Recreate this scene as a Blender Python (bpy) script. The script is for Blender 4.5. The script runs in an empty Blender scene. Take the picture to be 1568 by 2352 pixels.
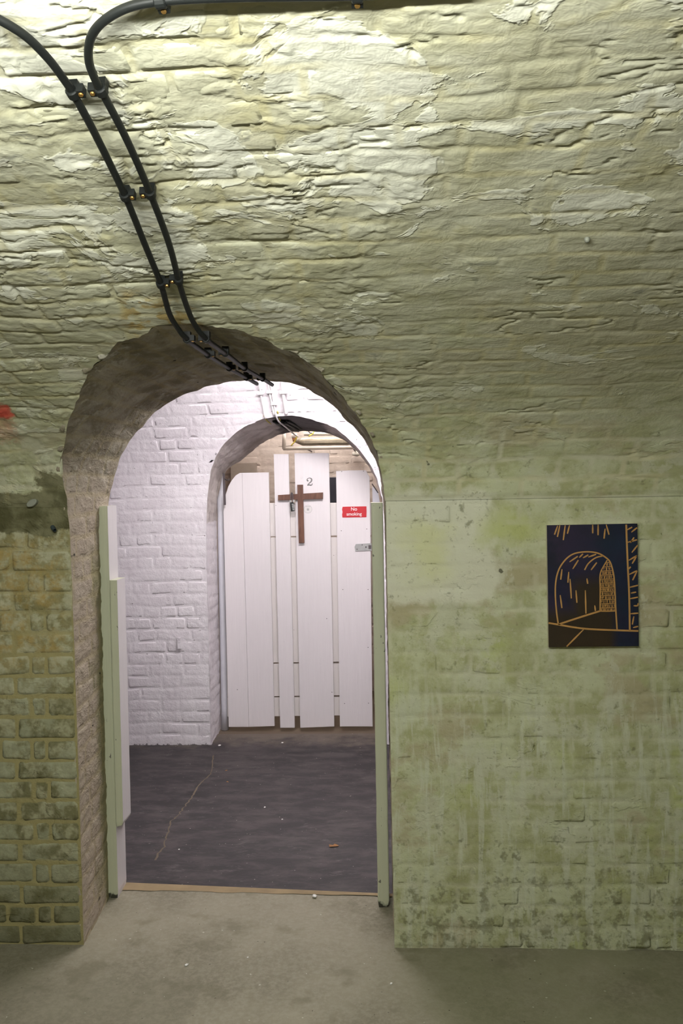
import bpy, math, random
import numpy as np
from mathutils import Matrix, Vector
random.seed(7)
RNG = np.random.default_rng(7)
SC = bpy.context.scene
COL = SC.collection

# ------------------------------------------------------------------ camera
IW, IH, FPX = 1568, 2352, 2000.0
CAM = np.array([0.0, -3.15, 1.63])
FZ = -0.06                                  # floor level


def cam_basis(vx=885, vy=1118, roll=0.018):
    c, s = math.cos(roll), math.sin(roll)
    dx, dy = (vx - IW / 2) / FPX, -(vy - IH / 2) / FPX
    ux, uy = c * dx + s * dy, -s * dx + c * dy
    p = -math.atan(uy)
    a = math.atan(ux * math.cos(p))
    f = np.array([-math.sin(a) * math.cos(p), math.cos(a) * math.cos(p), math.sin(p)])
    r = np.array([math.cos(a), math.sin(a), 0.0])
    u = np.cross(r, f)
    return c * r - s * u, s * r + c * u, f


CR, CU, CF = cam_basis()
cd = bpy.data.cameras.new('camera')
cd.sensor_fit = 'VERTICAL'
cd.sensor_height = 36.0
cd.lens = 36.0 * FPX / IH
cd.clip_start = 0.02
co = bpy.data.objects.new('camera', cd)
COL.objects.link(co)
co.matrix_world = Matrix(((CR[0], CU[0], -CF[0], CAM[0]), (CR[1], CU[1], -CF[1], CAM[1]),
                          (CR[2], CU[2], -CF[2], CAM[2]), (0, 0, 0, 1)))
SC.camera = co

# ------------------------------------------------------------------ world, exposure
wd = bpy.data.worlds.new('World')
SC.world = wd
wd.use_nodes = True
wd.node_tree.nodes['Background'].inputs[0].default_value = (0.05, 0.05, 0.05, 1)
wd.node_tree.nodes['Background'].inputs[1].default_value = 0.1
vs = SC.view_settings
vs.view_transform = 'Standard'
vs.look = 'None'
vs.exposure = 0.0
vs.gamma = 1.0
vs.use_curve_mapping = False
SC.cycles.max_bounces = 5
SC.cycles.diffuse_bounces = 4
SC.cycles.glossy_bounces = 2
LAMP_FRONT = 330.0                           # tube radiances, used by the lamp builders below
LAMP_CORRIDOR = 272.0
LAMP_BEYOND = 135.0


# ------------------------------------------------------------------ projection helpers
def proj(P):
    d = np.asarray(P, float) - CAM
    z = d @ CF
    return IW / 2 + FPX * (d @ CR) / z, IH / 2 - FPX * (d @ CU) / z, z


def ray(px, py):
    d = CF + CR * (px - IW / 2) / FPX - CU * (py - IH / 2) / FPX
    return d / np.linalg.norm(d)


def at(px, py, Y):
    d = ray(px, py)
    return CAM + d * ((Y - CAM[1]) / d[1])


def atz(px, py, z):
    d = ray(px, py)
    return CAM + d * ((z - CAM[2]) / d[2])


ZS, YC = 1.58, -2.6                         # springing line, axis of the front vault
# half section of the vault: distance from the wall face, height
_sec = np.array([(0.0, 1.40), (0.0, 1.46), (0.004, 1.55), (0.030, 1.66), (0.090, 1.755), (0.20, 1.85), (0.34, 1.927), (0.52, 2.005), (0.74, 2.085),
                 (0.97, 2.163), (1.27, 2.268), (1.56, 2.352), (1.85, 2.415), (2.20, 2.464), (2.6, 2.48)])
_sec = np.vstack([_sec, np.stack([5.2 - _sec[-2::-1, 0], _sec[-2::-1, 1]], -1)])


def _dense_section():
    P = _sec
    P = np.vstack([[0.0, -0.3], P, [5.2, -0.3]])
    t = np.r_[0, np.cumsum(np.linalg.norm(np.diff(P, axis=0), axis=1))]
    u = np.arange(0, t[-1], 0.004)
    D = np.stack([np.interp(u, t, P[:, 0]), np.interp(u, t, P[:, 1])], -1)
    for _ in range(3):                      # round the corners of the polyline
        k_ = np.ones(31) / 31
        E_ = np.stack([np.convolve(D[:, i], k_, 'valid') for i in (0, 1)], -1)
        D = np.vstack([D[:15], E_, D[-15:]])
    T = np.gradient(D, axis=0)
    T /= np.linalg.norm(T, axis=1)[:, None]
    ss = np.r_[0, np.cumsum(np.linalg.norm(np.diff(D, axis=0), axis=1))] - 0.3
    return ss, -D[:, 0], D[:, 1], -T[:, 1], T[:, 0] * -1.0


SEC_S, SEC_Y, SEC_Z, SEC_NY, SEC_NZ = _dense_section()


def on_vault(px, py, off=0.0):
    """where the line of sight meets the front wall or vault (or a shell off metres in front of it)"""
    d = ray(px, py)
    oy, oz = SEC_Y + SEC_NY * off, SEC_Z + SEC_NZ * off
    n = len(oy) // 2
    oy, oz = oy[:n], oz[:n]
    t = np.arange(0.3, 4.2, 0.001)
    Y, Z = CAM[1] + t * d[1], CAM[2] + t * d[2]
    zp = np.interp(-Y, -oy[50:], oz[50:])
    out = (Y >= -off) | ((Z > zp) & (-Y > -oy[50]))
    i = int(np.argmax(out))
    return CAM + d * t[i]


def v_normal(P):
    i = int(np.argmin((SEC_Y - P[1]) ** 2 + (SEC_Z - P[2]) ** 2))
    return np.array([0, SEC_NY[i], SEC_NZ[i]])


# ------------------------------------------------------------------ noise
_perm = np.random.default_rng(3).permutation(256)
_perm = np.concatenate([_perm, _perm, _perm])
_ang = np.random.default_rng(5).random(256) * 2 * math.pi
_gx, _gy = np.cos(_ang), np.sin(_ang)


def perlin(x, y):
    x = np.asarray(x, float)
    y = np.asarray(y, float)
    xi, yi = np.floor(x).astype(int), np.floor(y).astype(int)
    xf, yf = x - xi, y - yi
    u = xf * xf * xf * (xf * (xf * 6 - 15) + 10)
    v = yf * yf * yf * (yf * (yf * 6 - 15) + 10)

    def g(ix, iy, fx, fy):
        h = _perm[_perm[ix & 255] + (iy & 255)]
        return _gx[h] * fx + _gy[h] * fy
    a = g(xi, yi, xf, yf)
    b = g(xi + 1, yi, xf - 1, yf)
    c = g(xi, yi + 1, xf, yf - 1)
    d = g(xi + 1, yi + 1, xf - 1, yf - 1)
    return 1.4 * ((a + (b - a) * u) * (1 - v) + (c + (d - c) * u) * v)


def fbm(x, y, octv=4, gain=0.5):
    t, amp, f = 0, 1.0, 1.0
    for i in range(octv):
        t = t + amp * perlin(x * f + 17.3 * i, y * f + 9.1 * i)
        amp *= gain
        f *= 2.03
    return t


def sstep(a, b, x):
    t = np.clip((x - a) / (b - a), 0, 1)
    return t * t * (3 - 2 * t)


# ------------------------------------------------------------------ objects
def link(name, me, mat=None, parent=None, loc=None):
    o = bpy.data.objects.new(name, me)
    COL.objects.link(o)
    if mat is not None and me is not None and not me.materials:
        me.materials.append(mat)
    if loc is not None:
        o.location = loc
    if parent is not None:
        o.parent = parent
    return o


def mesh(name, V, F, smooth=False):
    me = bpy.data.meshes.new(name)
    me.from_pydata([tuple(map(float, v)) for v in V], [], [tuple(map(int, f)) for f in F])
    if smooth:
        me.polygons.foreach_set('use_smooth', [True] * len(me.polygons))
    me.update()
    return me


def tag(o, label=None, cat=None, group=None, kind=None):
    if label:
        o['label'] = label
    if cat:
        o['category'] = cat
    if group:
        o['group'] = group
    if kind:
        o['kind'] = kind
    return o


def empty(name, loc, label, cat, group=None):
    o = bpy.data.objects.new(name, None)
    o.empty_display_size = 0.05
    COL.objects.link(o)
    o.location = loc
    return tag(o, label, cat, group)


def part(name, me, mat, parent):
    """mesh in world coordinates, parented to a thing whose parents are only translated"""
    o = link(name, me, mat, parent)
    off = Vector((0, 0, 0))
    p = parent
    while p is not None:
        off += Vector(p.location)
        p = p.parent
    me.transform(Matrix.Translation(-off))
    return o


class MB:
    def __init__(s):
        s.V, s.F = [], []

    def add(s, V, F):
        n = len(s.V)
        s.V += [tuple(v) for v in V]
        s.F += [tuple(i + n for i in f) for f in F]
        return s

    def box(s, a, b, bev=0.0):
        (x0, y0, z0), (x1, y1, z1) = a, b
        if bev <= 0:
            V = [(x, y, z) for x in (x0, x1) for y in (y0, y1) for z in (z0, z1)]
            return s.add(V, [(0, 1, 3, 2), (4, 6, 7, 5), (0, 4, 5, 1), (2, 3, 7, 6), (0, 2, 6, 4), (1, 5, 7, 3)])
        poly = [(x0, z0), (x1, z0), (x1, z1), (x0, z1)]
        return s.prism(poly, y0, y1, bev)

    def prism(s, poly, y0, y1, bev=0.0):
        """polygon in (x,z) extruded from y0 (front) to y1, front edge chamfered"""
        poly = np.array(poly, float)
        n = len(poly)
        c = poly.mean(0)
        ar = sum(poly[i][0] * poly[(i + 1) % n][1] - poly[(i + 1) % n][0] * poly[i][1] for i in range(n))
        if ar < 0:
            poly = poly[::-1]
        rings = []
        if bev > 0:
            d = poly - c
            ins = poly - d / np.linalg.norm(d, axis=1)[:, None] * bev * 1.3
            rings.append([(p[0], y0, p[1]) for p in ins])
            rings.append([(p[0], y0 + bev, p[1]) for p in poly])
        else:
            rings.append([(p[0], y0, p[1]) for p in poly])
        rings.append([(p[0], y1, p[1]) for p in poly])
        V = [v for r in rings for v in r]
        F = [tuple(range(n))]
        for k in range(len(rings) - 1):
            for i in range(n):
                j = (i + 1) % n
                F.append((k * n + i, (k + 1) * n + i, (k + 1) * n + j, k * n + j))
        F.append(tuple((len(rings) - 1) * n + i for i in range(n))[::-1])
        return s.add(V, F)

    def cyl(s, a, b, r0, r1=None, n=12, cap=True):
        r1 = r0 if r1 is None else r1
        return s.tube([a, b], [r0, r1], n, cap)

    def tube(s, pts, r, n=8, cap=True):
        pts = [np.array(p, float) for p in pts]
        m = len(pts)
        rs = [r] * m if np.isscalar(r) else list(r)
        T = []
        for i in range(m):
            t = pts[min(i + 1, m - 1)] - pts[max(i - 1, 0)]
            T.append(t / (np.linalg.norm(t) + 1e-9))
        up = np.array([0, 0, 1.0]) if abs(T[0][2]) < 0.9 else np.array([1.0, 0, 0])
        nrm = np.cross(T[0], up)
        nrm /= np.linalg.norm(nrm)
        V, F = [], []
        for i in range(m):
            nrm = nrm - T[i] * (nrm @ T[i])
            nrm /= np.linalg.norm(nrm)
            bi = np.cross(T[i], nrm)
            for k in range(n):
                a = 2 * math.pi * k / n
                V.append(pts[i] + rs[i] * (math.cos(a) * nrm + math.sin(a) * bi))
        for i in range(m - 1):
            for k in range(n):
                k2 = (k + 1) % n
                F.append((i * n + k, i * n + k2, (i + 1) * n + k2, (i + 1) * n + k))
        if cap:
            F.append(tuple(range(n))[::-1])
            F.append(tuple((m - 1) * n + k for k in range(n)))
        return s.add(V, F)

    def obox(s, c, ax, ay, az):
        """oriented box: centre and three half-axis vectors"""
        c, ax, ay, az = map(np.array, (c, ax, ay, az))
        V = [c + i * ax + j * ay + k * az for i in (-1, 1) for j in (-1, 1) for k in (-1, 1)]
        return s.add(V, [(0, 1, 3, 2), (4, 6, 7, 5), (0, 4, 5, 1), (2, 3, 7, 6), (0, 2, 6, 4), (1, 5, 7, 3)])

    def me(s, name, smooth=False):
        return mesh(name, s.V, s.F, smooth)


def catmull(pts, per=8):
    P = [np.array(p, float) for p in pts]
    P = [2 * P[0] - P[1]] + P + [2 * P[-1] - P[-2]]
    out = []
    for i in range(1, len(P) - 2):
        for k in range(per):
            t = k / per
            out.append(0.5 * ((2 * P[i]) + (-P[i - 1] + P[i + 1]) * t + (2 * P[i - 1] - 5 * P[i] + 4 * P[i + 1] - P[i + 2]) * t * t
                              + (-P[i - 1] + 3 * P[i] - 3 * P[i + 1] + P[i + 2]) * t ** 3))
    out.append(P[-2])
    return out


# ------------------------------------------------------------------ materials
class Mat:
    def __init__(s, name):
        s.m = bpy.data.materials.new(name)
        s.m.use_nodes = True
        s.t = s.m.node_tree
        s.b = s.t.nodes['Principled BSDF']
        s.geo = s.t.nodes.new('ShaderNodeNewGeometry')
        s.pos = s.geo.outputs['Position']
        sp = s.t.nodes.new('ShaderNodeSeparateXYZ')
        s.t.links.new(s.pos, sp.inputs[0])
        s.x, s.y, s.z = sp.outputs

    def put(s, sock, v):
        if isinstance(v, (int, float)):
            sock.default_value = v
        elif isinstance(v, (tuple, list)):
            sock.default_value = tuple(v) + ((1,) if len(v) == 3 and len(sock.default_value) == 4 else ())
        else:
            s.t.links.new(v, sock)

    def math(s, op, a, b=0.0, clamp=False):
        n = s.t.nodes.new('ShaderNodeMath')
        n.operation = op
        n.use_clamp = clamp
        s.put(n.inputs[0], a)
        s.put(n.inputs[1], b)
        return n.outputs[0]

    def add(s, a, b): return s.math('ADD', a, b)
    def sub(s, a, b): return s.math('SUBTRACT', a, b)
    def mul(s, a, b): return s.math('MULTIPLY', a, b)
    def mx(s, a, b): return s.math('MAXIMUM', a, b)
    def mn(s, a, b): return s.math('MINIMUM', a, b)

    def scale(s, v, k):
        n = s.t.nodes.new('ShaderNodeVectorMath')
        n.operation = 'MULTIPLY'
        s.put(n.inputs[0], v)
        n.inputs[1].default_value = k
        return n.outputs[0]

    def noise(s, sc, det=4, rough=0.55, vec=None, dist=0.0, off=0.0):
        n = s.t.nodes.new('ShaderNodeTexNoise')
        n.inputs['Scale'].default_value = sc
        n.inputs['Detail'].default_value = min(det, 5 if sc < 12 else 3)
        n.inputs['Roughness'].default_value = rough
        n.inputs['Distortion'].default_value = dist
        v = vec if vec is not None else s.pos
        if off:
            a = s.t.nodes.new('ShaderNodeVectorMath')
            s.put(a.inputs[0], v)
            a.inputs[1].default_value = (off, off * 0.7, -off)
            v = a.outputs[0]
        s.t.links.new(v, n.inputs['Vector'])
        return n.outputs['Fac']

    def step(s, v, a, b):
        n = s.t.nodes.new('ShaderNodeMapRange')
        n.interpolation_type = 'SMOOTHSTEP'
        s.put(n.inputs[0], v)
        n.inputs[1].default_value = a
        n.inputs[2].default_value = b
        return n.outputs[0]

    def mix(s, f, a, b):
        n = s.t.nodes.new('ShaderNodeMix')
        n.data_type = 'RGBA'
        s.put(n.inputs[0], f)
        s.put(n.inputs[6], a)
        s.put(n.inputs[7], b)
        return n.outputs[2]

    def box(s, x0, x1, z0, z1, soft=0.03, wob=None, amp=0.1):
        """soft-edged patch in wall coordinates with a wandering outline"""
        x, z = s.x, s.z
        if wob is not None:
            d = s.mul(s.sub(wob, 0.5), amp)
            x, z = s.add(x, d), s.add(z, d)
        fx = s.mul(s.step(x, x0 - soft, x0 + soft), s.sub(1.0, s.step(x, x1 - soft, x1 + soft)))
        fz = s.mul(s.step(z, z0 - soft, z0 + soft), s.sub(1.0, s.step(z, z1 - soft, z1 + soft)))
        return s.mul(fx, fz)

    def attr(s, name):
        n = s.t.nodes.new('ShaderNodeAttribute')
        n.attribute_name = name
        return n.outputs['Fac']

    def rnd(s):
        n = s.t.nodes.new('ShaderNodeObjectInfo')
        return n.outputs['Random']

    def bump(s, h, dist, strength=1.0, prev=None):
        n = s.t.nodes.new('ShaderNodeBump')
        n.inputs['Strength'].default_value = strength
        n.inputs['Distance'].default_value = dist
        s.put(n.inputs['Height'], h)
        if prev is not None:
            s.put(n.inputs['Normal'], prev)
        return n.outputs[0]

    def out(s, col, rough=0.8, normal=None, metal=0.0, spec=0.3):
        s.put(s.b.inputs['Base Color'], col)
        s.put(s.b.inputs['Roughness'], rough)
        s.put(s.b.inputs['Metallic'], metal)
        s.b.inputs['Specular IOR Level'].default_value = spec
        if normal is not None:
            s.put(s.b.inputs['Normal'], normal)
        return s.m


def plain(name, col, rough=0.6, metal=0.0, var=0.12, sc=30, bump=0.0008, spec=0.3):
    k = Mat(name)
    n = k.noise(sc, 5)
    c = k.mix(n, tuple(v * (1 - var) for v in col), tuple(min(1, v * (1 + var)) for v in col))
    return k.out(c, rough, k.bump(n, bump, 0.6) if bump else None, metal, spec)


def emitter(name, col, st):
    m = bpy.data.materials.new(name)
    m.use_nodes = True
    b = m.node_tree.nodes['Principled BSDF']
    b.inputs['Base Color'].default_value = (0.9, 0.9, 0.9, 1)
    b.inputs['Emission Color'].default_value = (*col, 1)
    b.inputs['Emission Strength'].default_value = st
    return m


def front_paint(name):
    """old limewash over brick: cream on the vault, green with damp lower down, bare brick low on the left"""
    k = Mat(name)
    long = k.scale(k.pos, (0.65, 1.0, 1.1))
    warp = k.noise(5, 6, 0.6, off=4.0)
    big = k.noise(1.7, 3, off=1.3)
    mid = k.noise(6.0, 6, 0.62, long, 0.4)
    # vault limewash
    c = k.mix(k.step(mid, 0.36, 0.64), (0.395, 0.382, 0.262), (0.515, 0.51, 0.39))
    c = k.mix(k.mul(k.step(big, 0.45, 0.7), 0.55), c, (0.45, 0.425, 0.31))
    c = k.mix(k.mul(k.step(k.noise(9, 5, 0.6, long, off=9), 0.55, 0.7), 0.5), c, (0.50, 0.46, 0.25))
    flake = k.noise(5.5, 6, 0.62, k.scale(k.pos, (0.75, 1, 1)), 0.5, off=3)
    up = k.add(k.mul(k.step(k.z, 1.95, 2.5), 0.10), k.mul(k.sub(1.0, k.step(k.x, -0.9, 0.5)), 0.05))
    fl = k.step(k.add(flake, up), 0.60, 0.635)
    c = k.mix(k.mul(fl, 0.85), c, (0.66, 0.66, 0.57))
    grey = k.step(k.noise(7, 6, 0.7, long, 0.3, off=14), 0.655, 0.69)
    c = k.mix(k.mul(grey, 0.7), c, (0.24, 0.24, 0.20))
    # green painted zone
    g = k.mix(k.step(k.noise(8, 6, 0.68, off=18), 0.38, 0.6), (0.40, 0.405, 0.215), (0.545, 0.565, 0.375))
    g = k.mix(k.mul(k.step(k.noise(3.2, 5, 0.6, off=21), 0.55, 0.7), 0.75), g, (0.46, 0.50, 0.20))
    g = k.mix(k.mul(k.step(k.noise(4.1, 6, 0.65, long, off=27), 0.52, 0.62), 0.75), g, (0.43, 0.375, 0.24))
    vert = k.scale(k.pos, (26, 4, 3.2))
    streak = k.step(k.noise(1.0, 6, 0.65, vert, 0.3), 0.5, 0.62)
    g = k.mix(k.mul(k.mul(streak, k.sub(1.0, k.step(k.z, 0.7, 1.1))), 0.8), g, (0.58, 0.60, 0.46))
    blot = k.step(k.noise(6.5, 6, 0.7, k.scale(k.pos, (1, 1, 0.8)), off=33), 0.53, 0.6)
    g = k.mix(k.mul(blot, 0.6), g, (0.58, 0.585, 0.45))
    pale = k.box(-0.2, 0.385, 1.21, 1.60, 0.02, warp, 0.22)
    g = k.mix(k.mul(pale, 0.85), g, (0.70, 0.695, 0.56))
    yel = k.mul(k.box(0.06, 0.22, 1.28, 1.50, 0.06, warp, 0.3), 0.6)
    g = k.mix(yel, g, (0.62, 0.63, 0.30))
    yel2 = k.mul(k.box(0.36, 0.55, 1.43, 1.53, 0.05, warp, 0.3), 0.7)
    g = k.mix(yel2, g, (0.50, 0.54, 0.20))
    # damp mould rising from the floor
    mould = k.step(k.add(k.noise(19, 6, 0.72, off=40), k.mul(k.sub(1.0, k.step(k.z, -0.1, 0.6)), 0.14)), 0.60, 0.74)
    g = k.mix(k.mul(mould, 0.7), g, (0.19, 0.185, 0.10))
    speck = k.step(k.noise(46, 5, 0.7, off=43), 0.60, 0.70)
    g = k.mix(k.mul(speck, 0.5), g, (0.26, 0.25, 0.13))
    jn = k.mul(k.attr('joint'), k.step(k.noise(5, 4, off=46), 0.4, 0.6))
    g = k.mix(k.mul(jn, 0.8), g, (0.62, 0.61, 0.46))
    zw = k.add(k.z, k.mul(k.sub(big, 0.5), 0.5))
    c = k.mix(k.sub(1.0, k.mul(k.step(zw, 1.52, 2.25), 0.94)), c, g)
    # left of the opening: weathered stock brick, ochre stains, patch of cement
    l = k.mix(k.step(k.noise(13, 6, 0.7, off=50), 0.42, 0.62), (0.19, 0.18, 0.09), (0.40, 0.385, 0.25))
    l = k.mix(k.mul(k.step(k.noise(26, 5, 0.7, off=53), 0.52, 0.62), 0.6), l, (0.13, 0.12, 0.06))
    l = k.mix(k.mul(k.step(k.noise(6, 6, 0.65, off=52), 0.5, 0.6), 0.6), l, (0.42, 0.43, 0.30))
    l = k.mix(k.mul(k.sub(1.0, k.step(k.z, -0.05, 0.40)), 0.65), l, (0.13, 0.125, 0.065))
    l = k.mix(k.mul(k.step(k.z, 0.75, 1.05), 0.7), l, k.mix(k.step(k.noise(16, 6, 0.7, off=55), 0.4, 0.58), (0.27, 0.245, 0.12), (0.54, 0.525, 0.37)))
    och = k.mul(k.box(-1.50, -1.21, 1.00, 1.46, 0.05, warp, 0.3), k.step(k.noise(9, 5, off=60), 0.38, 0.52))
    l = k.mix(k.mul(och, k.mul(k.step(k.noise(24, 5, 0.7, off=61), 0.3, 0.7), 0.85)), l, (0.40, 0.28, 0.085))
    mort = k.attr('joint')
    l = k.mix(k.mul(mort, k.sub(1.0, k.mul(k.step(k.z, 0.95, 1.3), 0.6))), l, (0.36, 0.315, 0.15))
    left = k.mul(k.sub(1.0, k.step(k.x, -0.8, -0.6)), k.sub(1.0, k.step(k.add(k.z, k.mul(k.sub(warp, 0.5), 0.15)), 1.56, 1.60)))
    c = k.mix(left, c, l)
    cw = k.noise(11, 5, 0.65, off=66)
    cem = k.mx(k.box(-2.2, -1.0, 1.48, 1.635, 0.006, cw, 0.10), k.box(-1.26, -1.0, 1.5, 1.70, 0.006, cw, 0.12))
    cc = k.mix(k.step(k.noise(10, 6, off=70), 0.4, 0.65), (0.10, 0.095, 0.045), (0.21, 0.20, 0.115))
    c = k.mix(cem, c, cc)
    red = k.box(-1.6, -1.243, 1.886, 1.922, 0.006, k.noise(40, 4), 0.03)
    c = k.mix(k.mul(red, 0.9), c, (0.60, 0.04, 0.03))
    red2 = k.box(-1.6, -1.265, 1.82, 1.90, 0.025, k.noise(60, 4), 0.1)
    c = k.mix(k.mul(red2, 0.35), c, (0.55, 0.08, 0.05))
    # yellow lime in the joints of the vault
    c = k.mix(k.mul(k.mul(mort, k.step(k.noise(4, 4, off=80), 0.4, 0.6)), k.mul(k.step(k.z, 1.58, 1.62), 0.45)), c, (0.52, 0.47, 0.24))
    och2 = k.mul(k.box(-0.70, -0.50, 2.05, 2.125, 0.02, warp, 0.12), k.step(k.noise(22, 5, off=85), 0.45, 0.58))
    c = k.mix(k.mul(och2, 0.8), c, (0.38, 0.26, 0.07))
    # pocks
    hole = k.step(k.noise(23, 2, 0.4, off=90), 0.775, 0.80)
    c = k.mix(k.mul(hole, 0.8), c, (0.06, 0.055, 0.03))
    c = k.mix(k.mul(k.sub(k.rnd(), 0.5), 0.12), c, (0.52, 0.5, 0.4))
    n1 = k.bump(k.noise(30, 6, 0.68, k.scale(k.pos, (0.75, 1, 1)), 0.3), 0.008, 0.55)
    n2 = k.bump(k.add(fl, k.mul(k.noise(9, 4, 0.55, off=6), 1.5)), 0.0030, 0.6, n1)
    return k.out(c, 0.9, n2, spec=0.15)


def soffit_paint(name, pinkish):
    k = Mat(name)
    st = k.scale(k.pos, (1, 0.5, 1))
    a = k.noise(7, 6, 0.68, st, 0.5)
    c = k.mix(k.step(a, 0.4, 0.6), (0.22, 0.195, 0.135), (0.40, 0.365, 0.285))
    c = k.mix(k.mul(k.step(k.noise(9, 6, 0.7, st, off=5), 0.56, 0.66), 0.8), c, (0.50, 0.475, 0.41))
    low = k.sub(1.0, k.step(k.add(k.z, k.mul(k.sub(a, 0.5), 0.5)), 1.55, 1.85))
    c = k.mix(k.mul(low, 0.75), c, pinkish)
    grn = k.mul(k.mul(low, k.step(k.add(k.y, k.mul(k.sub(k.noise(6, 5, off=8), 0.5), 0.4)), 0.2, 0.34)), k.sub(1.0, k.step(k.z, 1.25, 1.5)))
    c = k.mix(k.mul(grn, 0.75), c, (0.20, 0.20, 0.09))
    c = k.mix(k.mul(k.attr('joint'), 0.35), c, (0.44, 0.37, 0.2))
    hole = k.step(k.noise(16, 2, 0.5, st, off=9), 0.735, 0.77)
    c = k.mix(hole, c, (0.03, 0.028, 0.02))
    n = k.bump(k.noise(24, 6, 0.7, st, 0.3), 0.012, 0.9)
    return k.out(c, 0.92, n, spec=0.12)


def white_paint(name):
    k = Mat(name)
    a = k.noise(8, 7, 0.65)
    c = k.mix(k.step(a, 0.35, 0.65), (0.74, 0.70, 0.73), (0.80, 0.77, 0.795))
    drt = k.step(k.add(k.noise(40, 6, 0.7), k.mul(k.sub(1.0, k.step(k.z, FZ, FZ + 0.03)), 0.25)), 0.68, 0.74)
    c = k.mix(k.mul(drt, 0.8), c, (0.10, 0.09, 0.09))
    n = k.bump(k.noise(38, 7, 0.65), 0.006, 0.6)
    n = k.bump(k.noise(9, 4, 0.6), 0.008, 0.5, n)
    return k.out(c, 0.55, n, spec=0.3)


def concrete(name):
    k = Mat(name)
    a = k.noise(2.2, 6, 0.6)
    f = k.noise(60, 6, 0.7)
    c = k.mix(k.step(a, 0.35, 0.65), (0.21, 0.19, 0.135), (0.30, 0.275, 0.205))
    c = k.mix(k.mul(k.step(f, 0.35, 0.7), 0.5), c, (0.36, 0.335, 0.26))
    c = k.mix(k.mul(k.step(k.noise(5, 5, 0.6, off=4), 0.56, 0.68), 0.5), c, (0.16, 0.145, 0.09))
    # seam between two pours, curving away on the left
    xx = k.add(k.x, 0.07)
    seam = k.step(k.add(xx, k.mul(k.sub(k.noise(6, 4), 0.5), 0.06)), -0.60, -0.575)
    c = k.mix(k.mul(k.mul(k.sub(1.0, seam), k.sub(1.0, k.step(k.y, -0.3, -0.1))), 0.32), c, (0.145, 0.135, 0.09))
    grn = k.mul(k.step(k.x, -0.1, 0.3), k.step(k.noise(3, 4, off=7), 0.3, 0.6))
    c = k.mix(k.mul(grn, 0.4), c, (0.20, 0.21, 0.115))
    dot = k.step(k.noise(70, 2, 0.4, off=2), 0.75, 0.78)
    c = k.mix(dot, c, (0.10, 0.09, 0.06))
    dot2 = k.step(k.noise(55, 2, 0.4, off=12), 0.76, 0.785)
    c = k.mix(k.mul(dot2, 0.8), c, (0.6, 0.58, 0.5))
    return k.out(c, 0.75, k.bump(f, 0.002, 0.6), spec=0.3)


def mat_floor(name):
    k = Mat(name)
    st = k.scale(k.pos, (1.0, 2.3, 1))
    a = k.noise(5, 6, 0.72, st, 0.3)
    c = k.mix(k.step(a, 0.38, 0.68), (0.026, 0.023, 0.024), (0.064, 0.055, 0.054))
    c = k.mix(k.mul(k.step(k.noise(9, 6, 0.75, st, off=3), 0.57, 0.72), 0.6), c, (0.14, 0.127, 0.12))
    back = k.step(k.add(k.y, k.mul(k.sub(k.noise(7, 6, 0.65, off=6), 0.5), 0.7)), 2.42, 2.75)
    c = k.mix(k.mul(back, 0.75), c, (0.17, 0.14, 0.11))
    c = k.mix(k.step(k.noise(85, 2, 0.4), 0.775, 0.79), c, (0.5, 0.47, 0.42))
    return k.out(c, 0.62, k.bump(k.noise(60, 6, 0.7, st), 0.002, 0.5), spec=0.35)


def beige_paint(name):
    k = Mat(name)
    a = k.noise(10, 7, 0.65, k.scale(k.pos, (0.6, 1, 1)))
    c = k.mix(k.step(a, 0.35, 0.65), (0.49, 0.415, 0.37), (0.62, 0.54, 0.49))
    c = k.mix(k.mul(k.attr('joint'), 0.4), c, (0.45, 0.375, 0.325))
    return k.out(c, 0.8, k.bump(a, 0.01, 0.8), spec=0.2)


def wood_paint(name, col, chips=0.735, grain=1.0, dirty=0.0):
    k = Mat(name)
    gr = k.noise(6, 6, 0.6, k.scale(k.pos, (14, 14, 0.7)))
    c = k.mix(gr, tuple(v * 0.95 for v in col), tuple(min(1, v * 1.04) for v in col))
    chip = k.step(k.noise(48, 3, 0.5, k.scale(k.pos, (1, 1, 0.5))), chips, chips + 0.02)
    c = k.mix(k.mul(chip, 0.85), c, (0.09, 0.08, 0.07))
    if dirty:
        d = k.step(k.add(k.noise(14, 6, 0.7), k.mul(k.sub(1.0, k.step(k.z, FZ, FZ + 0.05)), 0.4)), 0.72, 0.85)
        c = k.mix(k.mul(d, dirty), c, (0.03, 0.028, 0.02))
    return k.out(c, 0.45, k.bump(gr, 0.0025, 0.5 * grain), spec=0.35)


def canvas_paint(name, x0, x1, z0, z1):
    k = Mat(name)
    u = k.step(k.x, x0, x1)
    v = k.step(k.z, z0, z1)
    n = k.noise(9, 5, 0.6, k.scale(k.pos, (1.6, 1, 0.8)))
    c = k.mix(k.step(n, 0.35, 0.65), (0.008, 0.008, 0.017), (0.010, 0.010, 0.032))
    c = k.mix(k.mul(u, k.mul(k.step(k.noise(7, 4, off=4), 0.35, 0.65), 0.8)), c, (0.004, 0.017, 0.040))
    pur = k.mul(k.sub(1.0, u), k.step(k.noise(8, 4, off=9), 0.4, 0.6))
    c = k.mix(k.mul(pur, 0.7), c, (0.026, 0.015, 0.046))
    ctr = k.mul(k.mul(k.step(u, 0.1, 0.3), k.sub(1.0, k.step(u, 0.7, 0.85))), k.sub(1.0, k.step(v, 0.45, 0.7)))
    bot = k.mul(k.sub(1.0, k.step(v, 0.12, 0.3)), k.sub(1.0, k.step(u, 0.75, 0.9)))
    c = k.mix(k.mx(ctr, bot), c, k.mix(n, (0.016, 0.012, 0.006), (0.042, 0.024, 0.010)))
    return k.out(c, 0.55, k.bump(k.noise(300, 3), 0.0006, 0.5), spec=0.3)


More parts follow.
